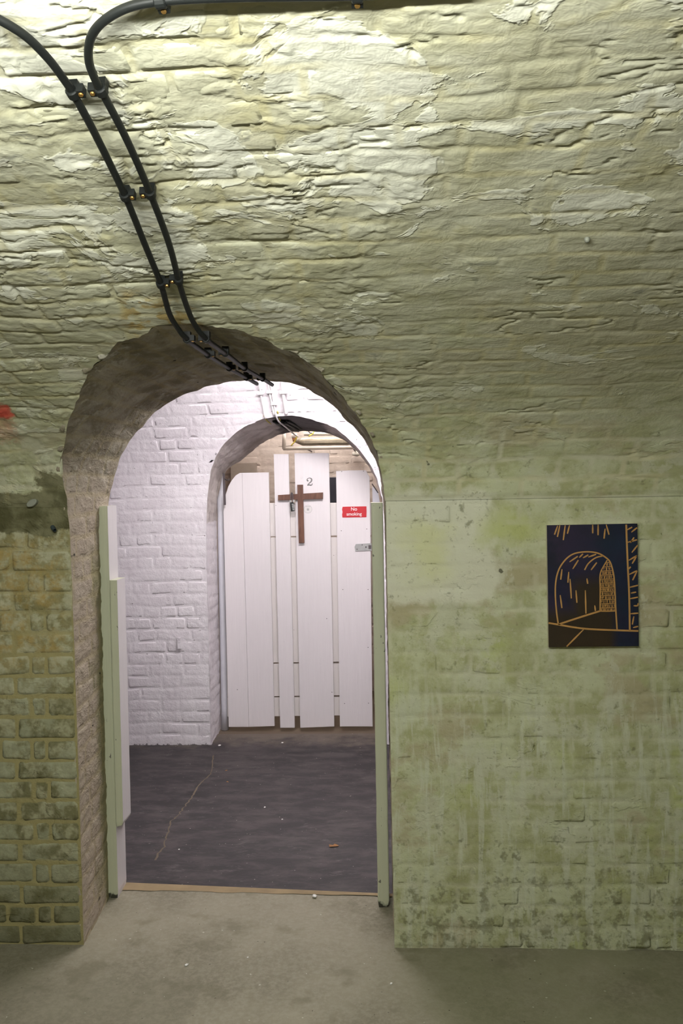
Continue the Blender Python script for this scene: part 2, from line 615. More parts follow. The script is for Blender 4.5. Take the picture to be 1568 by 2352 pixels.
M = {}
M['front'] = front_paint('limewashed_brick')
M['soffit'] = soffit_paint('arch_plaster', (0.46, 0.39, 0.31))
M['soffit2'] = plain('grey_plaster', (0.36, 0.325, 0.31), 0.9, var=0.25, sc=12, bump=0.006)
M['white'] = white_paint('white_masonry_paint')
M['beige'] = beige_paint('beige_masonry_paint')
M['concrete'] = concrete('concrete_screed')
M['mat'] = mat_floor('black_rubber_floor')
M['green_wood'] = wood_paint('pale_green_gloss_paint', (0.58, 0.60, 0.45), 0.70, 1.0, 0.95)
M['white_wood'] = wood_paint('white_gloss_paint', (0.80, 0.76, 0.775), 0.76)
M['back_wood'] = wood_paint('off_white_paint', (0.72, 0.68, 0.66), 0.76)
M['post'] = plain('bluish_white_paint', (0.66, 0.66, 0.72), 0.4, var=0.06)
M['black'] = plain('black_plastic', (0.009, 0.0105, 0.010), 0.5, var=0.3, sc=60, bump=0.0004, spec=0.3)
M['iron'] = plain('dark_iron', (0.10, 0.085, 0.09), 0.6, 0.2)
M['brass'] = plain('brass', (0.55, 0.33, 0.10), 0.35, 0.9)
M['steel'] = plain('dull_steel', (0.45, 0.45, 0.45), 0.4, 0.6, var=0.2)
M['cross'] = None
k = Mat('varnished_brown_wood')
g = k.noise(5, 7, 0.65, k.scale(k.pos, (9, 9, 1.2)), 0.4)
M['cross'] = k.out(k.mix(k.step(g, 0.35, 0.7), (0.085, 0.035, 0.022), (0.17, 0.078, 0.050)), 0.4, k.bump(g, 0.001, 0.5), spec=0.4)
M['red'] = plain('red_plastic', (0.52, 0.030, 0.040), 0.35, var=0.05)
M['letter'] = plain('white_print', (0.85, 0.82, 0.82), 0.5, var=0.02)
M['grey'] = plain('grey_metal_numeral', (0.22, 0.21, 0.21), 0.45, 0.3)
M['sticker'] = plain('white_sticker', (0.74, 0.72, 0.71), 0.5, var=0.03)
M['sticker_ink'] = plain('pale_grey_print', (0.40, 0.40, 0.39), 0.6, var=0.1)
M['wire'] = plain('white_cable', (0.76, 0.73, 0.73), 0.5, var=0.08)
M['yellow'] = plain('yellow_cable', (0.55, 0.45, 0.06), 0.5)
M['foil'] = plain('foil_lagging', (0.62, 0.58, 0.48), 0.28, 0.75, var=0.25, sc=20, bump=0.006)
M['copper'] = plain('copper', (0.45, 0.22, 0.12), 0.4, 0.8)
M['cream'] = plain('cream_pipe', (0.72, 0.68, 0.62), 0.4)
M['dark'] = plain('dark_opening_panel', (0.035, 0.036, 0.05), 0.6, var=0.3, sc=8)  # darkness of the wall opening, put into the panel's colour
M['board'] = plain('grey_brown_board', (0.33, 0.28, 0.24), 0.8)
M['leaf'] = plain('dry_leaf', (0.30, 0.15, 0.06), 0.8, var=0.3)
M['chip'] = plain('paint_chip', (0.80, 0.79, 0.76), 0.8)
M['ochre'] = plain('ochre_threshold', (0.30, 0.225, 0.13), 0.8, var=0.35, sc=9, bump=0.003)
M['crack'] = plain('crack_filling', (0.15, 0.12, 0.085), 0.9)
M['canvas_edge'] = plain('raw_canvas', (0.55, 0.52, 0.40), 0.9)
M['gold'] = plain('ochre_line_paint', (0.50, 0.27, 0.085), 0.5, var=0.12, sc=60)
M['plug'] = plain('blue_grey_plug', (0.05, 0.07, 0.08), 0.5)
M['disc'] = plain('grey_zinc', (0.30, 0.31, 0.26), 0.6, 0.2)
M['housing'] = plain('lamp_housing', (0.75, 0.75, 0.72), 0.4)
M['plainwall'] = plain('dim_limewash', (0.42, 0.42, 0.31), 0.9, var=0.2, sc=4, bump=0.004)
M['beyond_floor'] = plain('brown_floor', (0.16, 0.125, 0.09), 0.8, var=0.25, sc=6)


# ------------------------------------------------------------------ surfaces (x along, s up the wall and over the vault)
class Front:
    def fr(self, s):
        s = np.asarray(s, float)
        return tuple(np.interp(s, SEC_S, a) for a in (SEC_Y, SEC_Z, SEC_NY, SEC_NZ))

    def P(self, x, s, h):
        Y, Z, ny, nz = self.fr(s)
        return np.stack([x + 0 * Y, Y + h * ny, Z + h * nz], -1)

    def s_of_z(self, z):
        n = len(SEC_S) // 2
        return np.interp(z, SEC_Z[:n], SEC_S[:n])


class Corridor:
    """walls of the cross passage, Y 0.5 to 2.5, under a round vault"""
    YM, ZK, R = 1.5, 1.60, 1.0

    def __init__(self, sign):
        self.g = sign                       # +1 far wall, -1 near wall

    def P(self, x, s, h):
        s = np.asarray(s, float)
        a = np.clip((s - self.ZK) / self.R, 0, None)
        low = s < self.ZK
        R = self.R - h
        Y = np.where(low, self.YM + self.g * R, self.YM + self.g * R * np.cos(a))
        Z = np.where(low, s, self.ZK + R * np.sin(a))
        return np.stack([x + 0 * Y, Y, Z], -1)

    def s_of_z(self, z):
        z = np.asarray(z, float)
        return np.where(z < self.ZK, z, self.ZK + self.R * np.arcsin(np.clip((z - self.ZK) / self.R, -1, 1)))


class Flat:
    def __init__(self, Y): self.Y = Y
    def P(self, x, s, h): return np.stack([x + 0 * s, self.Y - h + 0 * s, s + 0 * x], -1)
    def s_of_z(self, z): return np.asarray(z, float)


class Layout:
    """courses of brick; rows alternate stretchers with header-closer rows"""

    def __init__(self, s0, s1, rh, x0, x1, joint=0.012, seed=1, anchor=None, side=1, stretch=0.235, wob=0.006):
        rr = random.Random(seed)
        self.joint, self.wob, self.seed = joint, wob, seed
        self.rows = []
        s, i = s0, 0
        while s < s1:
            h = rh * rr.uniform(0.96, 1.04)
            xs = []
            if anchor is None:
                x = x0 - rr.uniform(0, 0.2)
                while x < x1:
                    xs.append(x)
                    w = stretch if (i % 2 == 0 or rr.random() < 0.3) else stretch / 2
                    x += w * rr.uniform(0.93, 1.07)
                xs.append(x)
            else:
                x, k = anchor, 0
                while (x - x1) * side < 0 if side > 0 else x > x0:
                    xs.append(x)
                    if i % 2 == 0:
                        w = stretch
                    else:
                        w = stretch * (0.49, 0.25)[k] if k < 2 else stretch / 2 if rr.random() < 0.6 else stretch
                    k += 1
                    x += side * w * rr.uniform(0.97, 1.03)
                xs.append(x)
                xs.sort()
            self.rows.append((s, s + h, np.array(xs)))
            s += h
            i += 1
        self.bounds = np.array([r[0] for r in self.rows] + [self.rows[-1][1]])

    def warp(self, x, s):
        w = self.wob
        return w * fbm(x * 4 + self.seed, s * 4, 3), w * 1.2 * fbm(x * 3.1, s * 5 + self.seed * 3.7, 3)

    def edge(self, x, s):
        """distance to the nearest joint centre line"""
        dx, ds = self.warp(x, s)
        x, s = x + dx, s + ds
        r = np.clip(np.searchsorted(self.bounds, s) - 1, 0, len(self.rows) - 1)
        d = np.minimum(np.abs(s - self.bounds[r]), np.abs(self.bounds[r + 1] - s))
        out = d.copy()
        for k in np.unique(r):
            mk = r == k
            xs = self.rows[k][2]
            j = np.clip(np.searchsorted(xs, x[mk]), 1, len(xs) - 1)
            out[mk] = np.minimum(d[mk], np.minimum(np.abs(x[mk] - xs[j - 1]), np.abs(xs[j] - x[mk])))
        return out


def inside(poly, x, s):
    """points inside a closed polygon"""
    poly = np.asarray(poly)
    res = np.zeros(np.shape(x), bool)
    n = len(poly)
    for i in range(n):
        x0, y0 = poly[i]
        x1, y1 = poly[(i + 1) % n]
        if y0 == y1:
            continue
        cond = (y0 > s) != (y1 > s)
        xi = x0 + (s - y0) * (x1 - x0) / (y1 - y0)
        res ^= cond & (x < xi)
    return res


def densify(poly, step=0.004):
    out = []
    for a, b in zip(poly[:-1], poly[1:]):
        n = max(1, int(np.linalg.norm(b - a) / step))
        for k in range(n):
            out.append(a + (b - a) * k / n)
    out.append(poly[-1])
    return np.array(out)


def skin(name, surf, x0, x1, s0, s1, res, hfun, mat, hole=None, flip=False, jointfun=None, ress=None):
    nx, ns = max(2, int(round((x1 - x0) / res)) + 1), max(2, int(round((s1 - s0) / (ress or res))) + 1)
    X, S = np.meshgrid(np.linspace(x0, x1, nx), np.linspace(s0, s1, ns))
    X, S = X.ravel(), S.ravel()
    keep = None
    if hole is not None:
        ins = inside(hole, X, S)
        dense = densify(np.vstack([hole, hole[:1]]))
        I = ins.reshape(ns, nx)
        allin = I[:-1, :-1] & I[1:, :-1] & I[:-1, 1:] & I[1:, 1:]
        keep = ~allin.ravel()
        anyin = I[:-1, :-1] | I[1:, :-1] | I[:-1, 1:] | I[1:, 1:]
        edge = np.zeros((ns, nx), bool)
        b = anyin & ~allin
        for a in (0, 1):
            for c in (0, 1):
                edge[a:ns - 1 + a, c:nx - 1 + c] |= b
        mv = np.where(edge.ravel() & ins)[0]
        for i in mv:
            j = np.argmin((dense[:, 0] - X[i]) ** 2 + (dense[:, 1] - S[i]) ** 2)
            X[i], S[i] = dense[j]
    H = hfun(X, S)
    V = surf.P(X, S, H)
    idx = np.arange(nx * ns).reshape(ns, nx)
    q = np.stack([idx[:-1, :-1], idx[:-1, 1:], idx[1:, 1:], idx[1:, :-1]], -1).reshape(-1, 4)
    if flip:
        q = q[:, ::-1]
    if keep is not None:
        q = q[keep]
    used = np.zeros(len(V), bool)
    used[q.ravel()] = True
    rem = np.cumsum(used) - 1
    me = bulk(name, V[used], rem[q])
    if jointfun is not None:
        at_ = me.attributes.new('joint', 'FLOAT', 'POINT')
        at_.data.foreach_set('value', jointfun(X[used], S[used]).astype(np.float32))
    return link(name, me, mat)


def bulk(name, V, Q):
    me = bpy.data.meshes.new(name)
    n, m = len(V), len(Q)
    me.vertices.add(n)
    me.vertices.foreach_set('co', np.asarray(V, np.float32).ravel())
    me.loops.add(m * 4)
    me.loops.foreach_set('vertex_index', np.asarray(Q, np.int32).ravel())
    me.polygons.add(m)
    me.polygons.foreach_set('loop_start', np.arange(0, m * 4, 4, dtype=np.int32))
    me.polygons.foreach_set('use_smooth', np.ones(m, bool))
    me.update(calc_edges=True)
    me.validate()
    return me


def brick_pieces(lay, surf, hole=None, xlim=None, slim=None, top=0.0, jit=0.003, deep=0.014, grow=0.0, clip=None, seed=5, edge=0.002):
    """list of (centre, verts, faces) for every brick of the layout"""
    rr = random.Random(seed)
    dense = densify(np.vstack([hole, hole[:1]])) if hole is not None else None
    res = []
    for (sa, sb, xs) in lay.rows:
        for xa, xb in zip(xs[:-1], xs[1:]):
            a = lay.joint / 2 - grow
            x0, x1, s0, s1 = xa + a, xb - a, sa + a, sb - a
            if xlim and (x1 > xlim[1] + 0.02 or x0 < xlim[0] - 0.02):
                x0, x1 = max(x0, xlim[0]), min(x1, xlim[1])
                if x1 - x0 < 0.03:
                    continue
            if slim:
                s0, s1 = max(s0, slim[0]), min(s1, slim[1])
                if s1 - s0 < 0.02:
                    continue
            if clip is not None:
                c0, c1 = clip((s0 + s1) / 2)
                x0, x1 = max(x0, c0), min(x1, c1)
                if x1 - x0 < 0.025:
                    continue
            r = 0.007
            xm = (x0 + x1) / 2
            ol = np.array([(x0 + r, s0), (xm, s0), (x1 - r, s0), (x1, s0 + r), (x1, s1 - r),
                           (x1 - r, s1), (xm, s1), (x0 + r, s1), (x0, s1 - r), (x0, s0 + r)])
            ol = ol + np.array([[rr.uniform(-1, 1), rr.uniform(-1, 1)] for _ in ol]) * 0.0025
            dx, ds = lay.warp(ol[:, 0], ol[:, 1])
            ol = ol - np.stack([dx, ds], -1)
            if hole is not None:
                ins = inside(hole, ol[:, 0], ol[:, 1])
                if ins.all():
                    continue
                if ins.any():
                    for i in np.where(ins)[0]:
                        j = np.argmin(((dense - ol[i]) ** 2).sum(1))
                        ol[i] = dense[j] + (ol[~ins].mean(0) - dense[j]) * 0.04
                    n_ = len(ol)
                    ar = 0.5 * abs(sum(ol[i][0] * ol[(i + 1) % n_][1] - ol[(i + 1) % n_][0] * ol[i][1] for i in range(n_)))
                    if ar < 0.0045:
                        continue
            c = ol.mean(0)
            d = ol - c
            ln = np.linalg.norm(d, axis=1)[:, None]
            r1 = ol - d / ln * 0.0025
            r2 = ol - d * np.minimum(0.35, 0.012 / np.maximum(np.abs(d), 0.01))
            t = top + rr.uniform(-jit, jit)
            tx, ts = rr.uniform(-1, 1) * jit * 0.8, rr.uniform(-1, 1) * jit * 0.8
            w2, h2 = max(0.03, (x1 - x0) / 2), max(0.02, (s1 - s0) / 2)
            tl = lambda p: t + tx * (p[:, 0] - c[0]) / w2 + ts * (p[:, 1] - c[1]) / h2
            hs = [np.full(len(ol), -deep), tl(r1) - edge, tl(r2) + np.array([rr.uniform(-0.001, 0.001) for _ in ol]), np.array([t])]
            rings = [ol, r1, r2, c[None]]
            V = np.vstack([surf.P(p[:, 0], p[:, 1], h) for p, h in zip(rings, hs)])
            n = len(ol)
            F = []
            for q in range(2):
                for i in range(n):
                    j = (i + 1) % n
                    F.append((q * n + i, q * n + j, (q + 1) * n + j, (q + 1) * n + i))
            for i in range(n):
                F.append((2 * n + i, 2 * n + (i + 1) % n, 3 * n))
            res.append((V[-1].copy(), V, F, (c[0], c[1])))
    return res


def in_frame(P, m=30):
    x, y, z = proj(P)
    return z > 0 and -m < x < IW + m and -m < y < IH + m


def lay_bricks(pieces, parent, mat, limit=300, name='brick', flip=False, vis=None):
    seen, rest = [], []
    for p in pieces:
        ok = in_frame(p[0]) and (vis is None or vis(p[0]))
        (seen if ok else rest).append(p)
    seen.sort(key=lambda p: proj(p[0])[2])
    rest += seen[limit:]
    for c, V, F, _ in seen[:limit]:
        if flip:
            F = [f[::-1] for f in F]
        o = link(name, mesh('brick', V - c, F, True), mat, parent, Vector(c) - Vector(parent.location))
    if rest:
        mb = MB()
        for c, V, F, _ in rest:
            mb.add(V, [f[::-1] for f in F] if flip else F)
        o = part('more_bricks', mb.me('more_bricks', True), mat, parent)
        o['kind'] = 'stuff'


# ------------------------------------------------------------------ openings
def on_passage(px, py):
    """line of sight through the front arch to the near wall and vault of the passage (Y 0.5 upwards)"""
    d = ray(px, py)
    t = np.arange(3.5, 4.6, 0.0005)
    Y, Z = CAM[1] + t * d[1], CAM[2] + t * d[2]
    yw = 1.5 - np.sqrt(np.clip(1 - np.clip(Z - 1.6, 0, 1) ** 2, 0, 1))
    return CAM + d * t[int(np.argmax(Y >= yw))]


_f = [(139, 1082), (142, 1049), (151, 998), (161, 965), (171, 932), (184, 899), (204, 858), (230, 830), (255, 804), (283, 786), (319, 767), (350, 756), (388, 748),
      (440, 745), (500, 751), (551, 758), (589, 775), (628, 791), (673, 812), (704, 832), (730, 853), (755, 881), (781, 906), (806, 937), (832, 972), (852, 1008),
      (865, 1039), (875, 1077), (880, 1115)]
PF = np.array([(-1.152, -0.2), (-1.155, 0.6), (-1.162, 1.40), (-1.164, 1.56), (-1.166, 1.66)] + [tuple(on_vault(*p)[[0, 2]]) for p in _f]
              + [(-0.003, 1.56), (0.0, 1.3), (0.002, 0.8), (0.006, -0.2)])
_r = [(255, 1120), (267, 1072), (286, 1031), (309, 998), (339, 967), (365, 937), (413, 913), (452, 896), (500, 881), (540, 873), (574, 871), (615, 873), (653, 880),
      (684, 886), (719, 901), (755, 924), (781, 944), (801, 967), (824, 990), (839, 1013), (857, 1052), (870, 1090), (877, 1128)]
PR = np.array([(-1.185, -0.2), (-1.185, 0.6), (-1.185, 1.40), (-1.180, 1.57)] + [tuple(on_passage(*p)[[0, 2]]) for p in _r] + [(-0.006, 1.50), (0.0, 0.8), (0.004, -0.2)])


def smooth_poly(P, per=10):
    return np.array(catmull([(p[0], 0, p[1]) for p in P], per))[:, [0, 2]]


def ragged(P, amp, f, seed):
    t = np.cumsum(np.r_[0, np.linalg.norm(np.diff(P, axis=0), axis=1)])
    d = np.gradient(P, axis=0)
    d /= np.linalg.norm(d, axis=1)[:, None] + 1e-9
    nrm = np.stack([-d[:, 1], d[:, 0]], -1)
    return P + nrm * (amp * (0.2 + 0.8 * sstep(1.45, 1.75, P[:, 1])) * fbm(t * f + seed, t * 0 + seed * 1.7, 4))[:, None]


A1F = ragged(smooth_poly(PF), 0.006, 14, 3)
A1R = ragged(smooth_poly(PR), 0.009, 12, 8)
FRONT = Front()
CFAR, CNEAR = Corridor(1), Corridor(-1)
H1F = np.stack([A1F[:, 0], FRONT.s_of_z(A1F[:, 1])], -1)
H1R = np.stack([A1R[:, 0], CNEAR.s_of_z(A1R[:, 1])], -1)
P2F = np.array([(-1.178, -0.2), (-1.178, 0.6), (-1.177, 1.30), (-1.174, 1.42), (-1.162, 1.60), (-1.136, 1.742), (-1.100, 1.838), (-1.050, 1.912), (-0.975, 1.978),
                (-0.90, 2.025), (-0.797, 2.067), (-0.717, 2.083), (-0.622, 2.091), (-0.56, 2.088), (-0.478, 2.070), (-0.399, 2.043),
                (-0.321, 2.012), (-0.259, 1.965), (-0.180, 1.887), (-0.112, 1.80), (-0.060, 1.699), (-0.03, 1.58), (-0.02, 1.50), (-0.02, 0.8), (-0.02, -0.2)])
P2R = np.array([(-1.19, -0.2), (-1.19, 0.6), (-1.19, 1.30), (-1.188, 1.42), (-1.18, 1.55), (-1.156, 1.68), (-1.115, 1.757), (-1.06, 1.80), (-1.00, 1.845),
                (-0.93, 1.90), (-0.859, 1.949), (-0.773, 1.992), (-0.702, 2.015), (-0.60, 2.025), (-0.50, 2.024), (-0.429, 2.019),
                (-0.344, 1.993), (-0.26, 1.943), (-0.18, 1.86), (-0.112, 1.77), (-0.060, 1.66), (-0.03, 1.55), (-0.02, 1.45), (-0.02, 0.8), (-0.02, -0.2)])
A2F = ragged(smooth_poly(P2F), 0.004, 12, 13)
A2R = ragged(smooth_poly(P2R), 0.006, 14, 18)
H2F = np.stack([A2F[:, 0], CFAR.s_of_z(A2F[:, 1])], -1)

# ================================================================== THE SETTING
# ---- front wall and vault over it
LAYV = Layout(ZS, ZS + 2.3, 0.0765, -1.75, 1.35, 0.012, 11, wob=0.011)
LAYR = Layout(FZ, ZS, 0.078, -0.05, 1.40, 0.012, 12, anchor=0.004, side=1, wob=0.006)
LAYL = Layout(FZ, ZS, 0.078, -1.80, -1.15, 0.010, 13, anchor=-1.157, side=-1, stretch=0.232, wob=0.004)


def h_vault(x, s):
    rough = 1.0 - 0.5 * sstep(-0.5, 0.6, x)
    e = LAYV.edge(x, s)
    soft = 0.010 + 0.006 * fbm(x * 5, s * 5, 2)
    rel = -0.0045 * (1 - sstep(0.002, 0.003 + np.maximum(soft, 0.005), e)) * np.clip(0.55 + 1.1 * fbm(x * 2.5 + 4, s * 4, 3), -0.3, 1.6)
    lump = 0.0050 * fbm(x * 2.4, s * 4.5, 3) + 0.0020 * fbm(x * 8 + 3, s * 13, 4)
    f1 = fbm(x * 4 + 31, s * 6 + 5, 5, 0.52)
    f2 = fbm(x * 7 + 11, s * 9 + 15, 5, 0.52)
    calm = sstep(-0.25, 0.25, fbm(x * 1.7 + 60, s * 2.2, 2) + 0.15 * (s - 2.4) - 0.25 * x)
    flk = 0.0032 * sstep(0.10, 0.15, f1) + 0.0026 * sstep(0.30, 0.34, f2) - 0.0022 * sstep(0.38, 0.42, -f2)
    flk = flk * (0.3 + 0.7 * calm)
    grain = 0.0007 * fbm(x * 45, s * 60, 3, 0.6) * (0.3 + calm)
    crack = -0.010 * sstep(0.75, 0.95, 1 - np.abs(fbm(x * 2 + 50, s * 9 + 3, 4)) * 5) * sstep(0.1, 0.4, fbm(x * 3 + 7, s * 3, 2))
    edge0 = sstep(ZS, ZS + 0.03, s)
    rel = rel * (1 - 0.55 * sstep(-0.4, 0.3, x))
    return (0.0006 + rel + (lump + flk + grain + crack) * rough) * (0.25 + 0.75 * edge0) + 0.006 * edge0 * sstep(-0.2, 0.1, x)


def h_right(x, s):
    e = LAYR.edge(x, s)
    rel = -0.0035 * (1 - sstep(0.002, 0.016, e)) * (0.6 + 0.8 * fbm(x * 2.5 + 9, s * 3, 3))
    return (0.0012 + rel + 0.003 * fbm(x * 3, s * 4, 4) + 0.0011 * fbm(x * 17, s * 21, 4) + 0.0015 * sstep(0.15, 0.2, fbm(x * 5 + 3, s * 6, 5))
            - 0.012 * sstep(0.06, 0.0, s - FZ) * sstep(0.05, 0.35, fbm(x * 5 + 2, s * 3 + 5, 3))) * sstep(ZS + 0.001, ZS - 0.015, s) - 0.006 * sstep(ZS - 0.006, ZS, s)


def h_left(x, s):
    e = LAYL.edge(x, s)
    up = sstep(0.9, 1.2, s)
    return -0.0032 + 0.0045 * up * (0.35 + 0.6 * fbm(x * 6, s * 6, 4)) + 0.0016 * fbm(x * 25, s * 25, 4) - 0.003 * (1 - sstep(0.002, 0.014, e)) * up \
        + 0.005 * sstep(ZS - 0.11, ZS - 0.07, s) * sstep(ZS, ZS - 0.02, s) + 0.003 * sstep(ZS - 0.02, ZS, s)


jv = lambda x, s: 1 - sstep(0.004, 0.014, LAYV.edge(x, s))
jr = lambda x, s: 0.5 * (1 - sstep(0.004, 0.014, LAYR.edge(x, s)))
jl = lambda x, s: 1 - sstep(0.007, 0.013, LAYL.edge(x, s))

vault = skin('ceiling', FRONT, -1.75, 1.35, ZS, ZS + 2.25, 0.0052, h_vault, M['front'], H1F, jointfun=jv)
tag(vault, 'limewashed brick vault curving over the front room', 'vault', kind='structure')
wallf = skin('wall_front', FRONT, 0.0, 1.35, FZ - 0.02, ZS, 0.006, h_right, M['front'], H1F, jointfun=jr)
tag(wallf, 'green painted wall right of the arched opening', 'wall', kind='structure')
walll = skin('wall_left', FRONT, -1.75, -1.14, FZ - 0.02, ZS, 0.006, h_left, M['front'], H1F, jointfun=jl)
tag(walll, 'weathered bare brick pier left of the arched opening', 'wall', kind='structure')

lay_bricks(brick_pieces(LAYV, FRONT, H1F, (-1.73, 1.33), (ZS + 0.004, ZS + 2.24), -0.0012, 0.0014), vault, M['front'], 300)
lay_bricks(brick_pieces(LAYR, FRONT, H1F, (0.004, 1.33), (FZ, ZS - 0.012), -0.0002, 0.0006, edge=0.001), wallf, M['front'], 300)
lay_bricks(brick_pieces(LAYL, FRONT, H1F, (-1.73, -1.157), (FZ, ZS - 0.004), 0.0, 0.0018), walll, M['front'], 300)


# ---- soffit and jambs of the arched openings: lofted between front and rear outlines
class Soffit:
    def __init__(self, A, B, ya, yb, n=360):
        def rs(P):
            t = np.r_[0, np.cumsum(np.linalg.norm(np.diff(P, axis=0), axis=1))]
            u = np.linspace(0, t[-1], n)
            return np.stack([np.interp(u, t, P[:, 0]), np.interp(u, t, P[:, 1])], -1), t[-1]
        a, self.L = rs(A)
        b, _ = rs(B)
        self.A = np.stack([a[:, 0], ya(a[:, 1]), a[:, 1]], -1)
        self.B = np.stack([b[:, 0], yb(b[:, 1]), b[:, 1]], -1)
        self.u = np.linspace(0, self.L, n)
        T = np.gradient(0.5 * (self.A + self.B), axis=0)
        D = self.B - self.A
        N = np.cross(D, T)
        self.N = N / np.linalg.norm(N, axis=1)[:, None]
        c = (0.5 * (self.A + self.B)).mean(0)
        if ((c - 0.5 * (self.A + self.B)) * self.N).sum() < 0:
            self.N = -self.N

    def ip(self, arr, s):
        return np.stack([np.interp(s, self.u, arr[:, i]) for i in range(3)], -1)

    def P(self, x, s, h):
        a, b, n = self.ip(self.A, s), self.ip(self.B, s), self.ip(self.N, s)
        t = ((x - a[:, 1]) / (b[:, 1] - a[:, 1]))[:, None]
        return a + (b - a) * t + n * np.asarray(h)[..., None]

    def clip(self, s, m=0.006):
        a, b = self.ip(self.A, np.array([s])), self.ip(self.B, np.array([s]))
        return a[0, 1] + m, b[0, 1] - m


def soffit_mesh(name, sf, lay, nt, nu, hfun, mat, parent, jd=0.4):
    t, u = np.meshgrid(np.linspace(0, 1, nt), np.linspace(0, sf.L, nu))
    t, u = t.ravel(), u.ravel()
    ya, yb = np.interp(u, sf.u, sf.A[:, 1]), np.interp(u, sf.u, sf.B[:, 1])
    x = ya + (yb - ya) * t
    H = hfun(x, u) * sstep(0, 0.04, t) * sstep(1, 0.97, t)
    V = sf.P(x, u, H)
    idx = np.arange(nt * nu).reshape(nu, nt)
    q = np.stack([idx[:-1, :-1], idx[:-1, 1:], idx[1:, 1:], idx[1:, :-1]], -1).reshape(-1, 4)
    me = bulk(name, V, q)
    a = me.attributes.new('joint', 'FLOAT', 'POINT')
    a.data.foreach_set('value', (1 - sstep(0.004, 0.014, lay.edge(x, u))).astype(np.float32))
    return part(name, me, mat, parent)


vy = lambda z: FRONT.fr(FRONT.s_of_z(z))[0]
S1 = Soffit(A1F, A1R, vy, lambda z: CNEAR.P(np.zeros_like(z), CNEAR.s_of_z(z), 0)[:, 1])
LS1 = Layout(0.0, S1.L, 0.079, -0.85, 0.75, 0.012, 21, wob=0.008)


def h_s1(x, u):
    e = LS1.edge(x, u)
    return 0.0004 - 0.0028 * (1 - sstep(0.003, 0.018, e)) * (0.7 + 0.8 * fbm(x * 3, u * 3, 3)) + 0.0032 * fbm(x * 4, u * 7, 5, 0.55) + 0.002 * sstep(0.1, 0.15, fbm(x * 6 + 4, u * 8, 5))


soff = soffit_mesh('arch_soffit', S1, LS1, 130, 560, h_s1, M['soffit'], vault)
soff['label'] = 'dark plaster lining of the front arch'
lay_bricks(brick_pieces(LS1, S1, None, None, (0.2, S1.L - 0.2), -0.0012, 0.0012, clip=S1.clip), vault, M['soffit'], 120, 'arch_brick',
           vis=lambda P: P[0] < -0.1)

# ---- cross passage
wn = skin('wall_passage', CNEAR, -3.2, 2.4, FZ - 0.02, 1.6 + math.pi / 2, 0.03, lambda x, s: 0 * x, M['white'], H1R, flip=True)
tag(wn, 'near side of the white passage behind the front arch', 'wall', kind='structure')
LAYW = Layout(FZ, 3.15, 0.078, -3.2, 2.4, 0.010, 31, wob=0.007)
LAYW2 = Layout(FZ, 1.62, 0.078, -2.6, -1.178, 0.010, 32, anchor=-1.179, side=-1, wob=0.006)


def lw_edge(x, s):
    return LAYW.edge(x, s)


def h_white(x, s):
    e = LAYW.edge(x, s)
    return -0.002 - 0.0024 * (1 - sstep(0.001, 0.015, e)) + 0.0018 * fbm(x * 4, s * 6, 4) + 0.0009 * fbm(x * 20, s * 26, 4)


wfar = skin('wall_far', CFAR, -2.6, 0.9, FZ - 0.02, 1.6 + math.pi / 2, 0.009, h_white, M['white'], H2F)
tag(wfar, 'white painted brick wall with the second arch', 'wall', kind='structure')
lay_bricks(brick_pieces(LAYW, CFAR, H2F, (-2.55, 0.85), (FZ + 0.004, 3.1), -0.0027, 0.0003, 0.01, edge=0.0010), wfar, M['white'], 290,
           vis=lambda P: 230 < proj(P)[0] < 890 and 850 < proj(P)[1] < 1725)
for xa, xb in ((-3.2, -2.58), (0.88, 2.4)):
    o = skin('wall_passage_side', CFAR, xa, xb, FZ - 0.02, 1.6 + math.pi / 2, 0.1, lambda x, s: 0 * x - 0.004, M['white'])
    tag(o, 'plain white passage wall beyond the brickwork at %s' % ('left' if xa < 0 else 'right'), 'wall', kind='structure')
for xe in (-3.2, 2.4):
    mb = MB().box((xe - 0.02, 0.4, FZ - 0.1), (xe + 0.02, 2.6, 2.7))
    o = link('wall_passage_end', mb.me('wall_passage_end'), M['white'])
    tag(o, 'white end wall of the passage at %s' % ('left' if xe < 0 else 'right'), 'wall', kind='structure')

S2 = Soffit(A2F, A2R, lambda z: CFAR.P(np.zeros_like(z), CFAR.s_of_z(z), 0)[:, 1], lambda z: 2.93 + 0 * z)
LS2 = Layout(0.0, S2.L, 0.079, 2.2, 3.0, 0.012, 22, wob=0.008)


def h_s2(x, u):
    return -0.004 * (1 - sstep(0.003, 0.015, LS2.edge(x, u))) + 0.006 * fbm(x * 5, u * 6, 5)


k = Mat('passage_arch_paint')
a = k.noise(9, 7, 0.65)
up = k.step(k.add(k.z, k.mul(k.sub(k.noise(30, 4), 0.5), 0.05)), 1.405, 1.42)
c = k.mix(up, (0.76, 0.72, 0.745), k.mix(k.step(a, 0.35, 0.65), (0.42, 0.375, 0.355), (0.58, 0.53, 0.51)))
soot = k.mul(k.box(-0.72, -0.38, 1.97, 2.2, 0.03, k.noise(8, 5), 0.15), 0.85)
c = k.mix(soot, c, (0.075, 0.07, 0.075))
M['soffit2'] = k.out(c, 0.85, k.bump(k.noise(22, 6, 0.7), 0.01, 0.8), spec=0.15)
so2 = soffit_mesh('arch_soffit', S2, LS2, 60, 420, h_s2, M['soffit2'], wfar)
so2['label'] = 'grey plaster lining of the second arch'

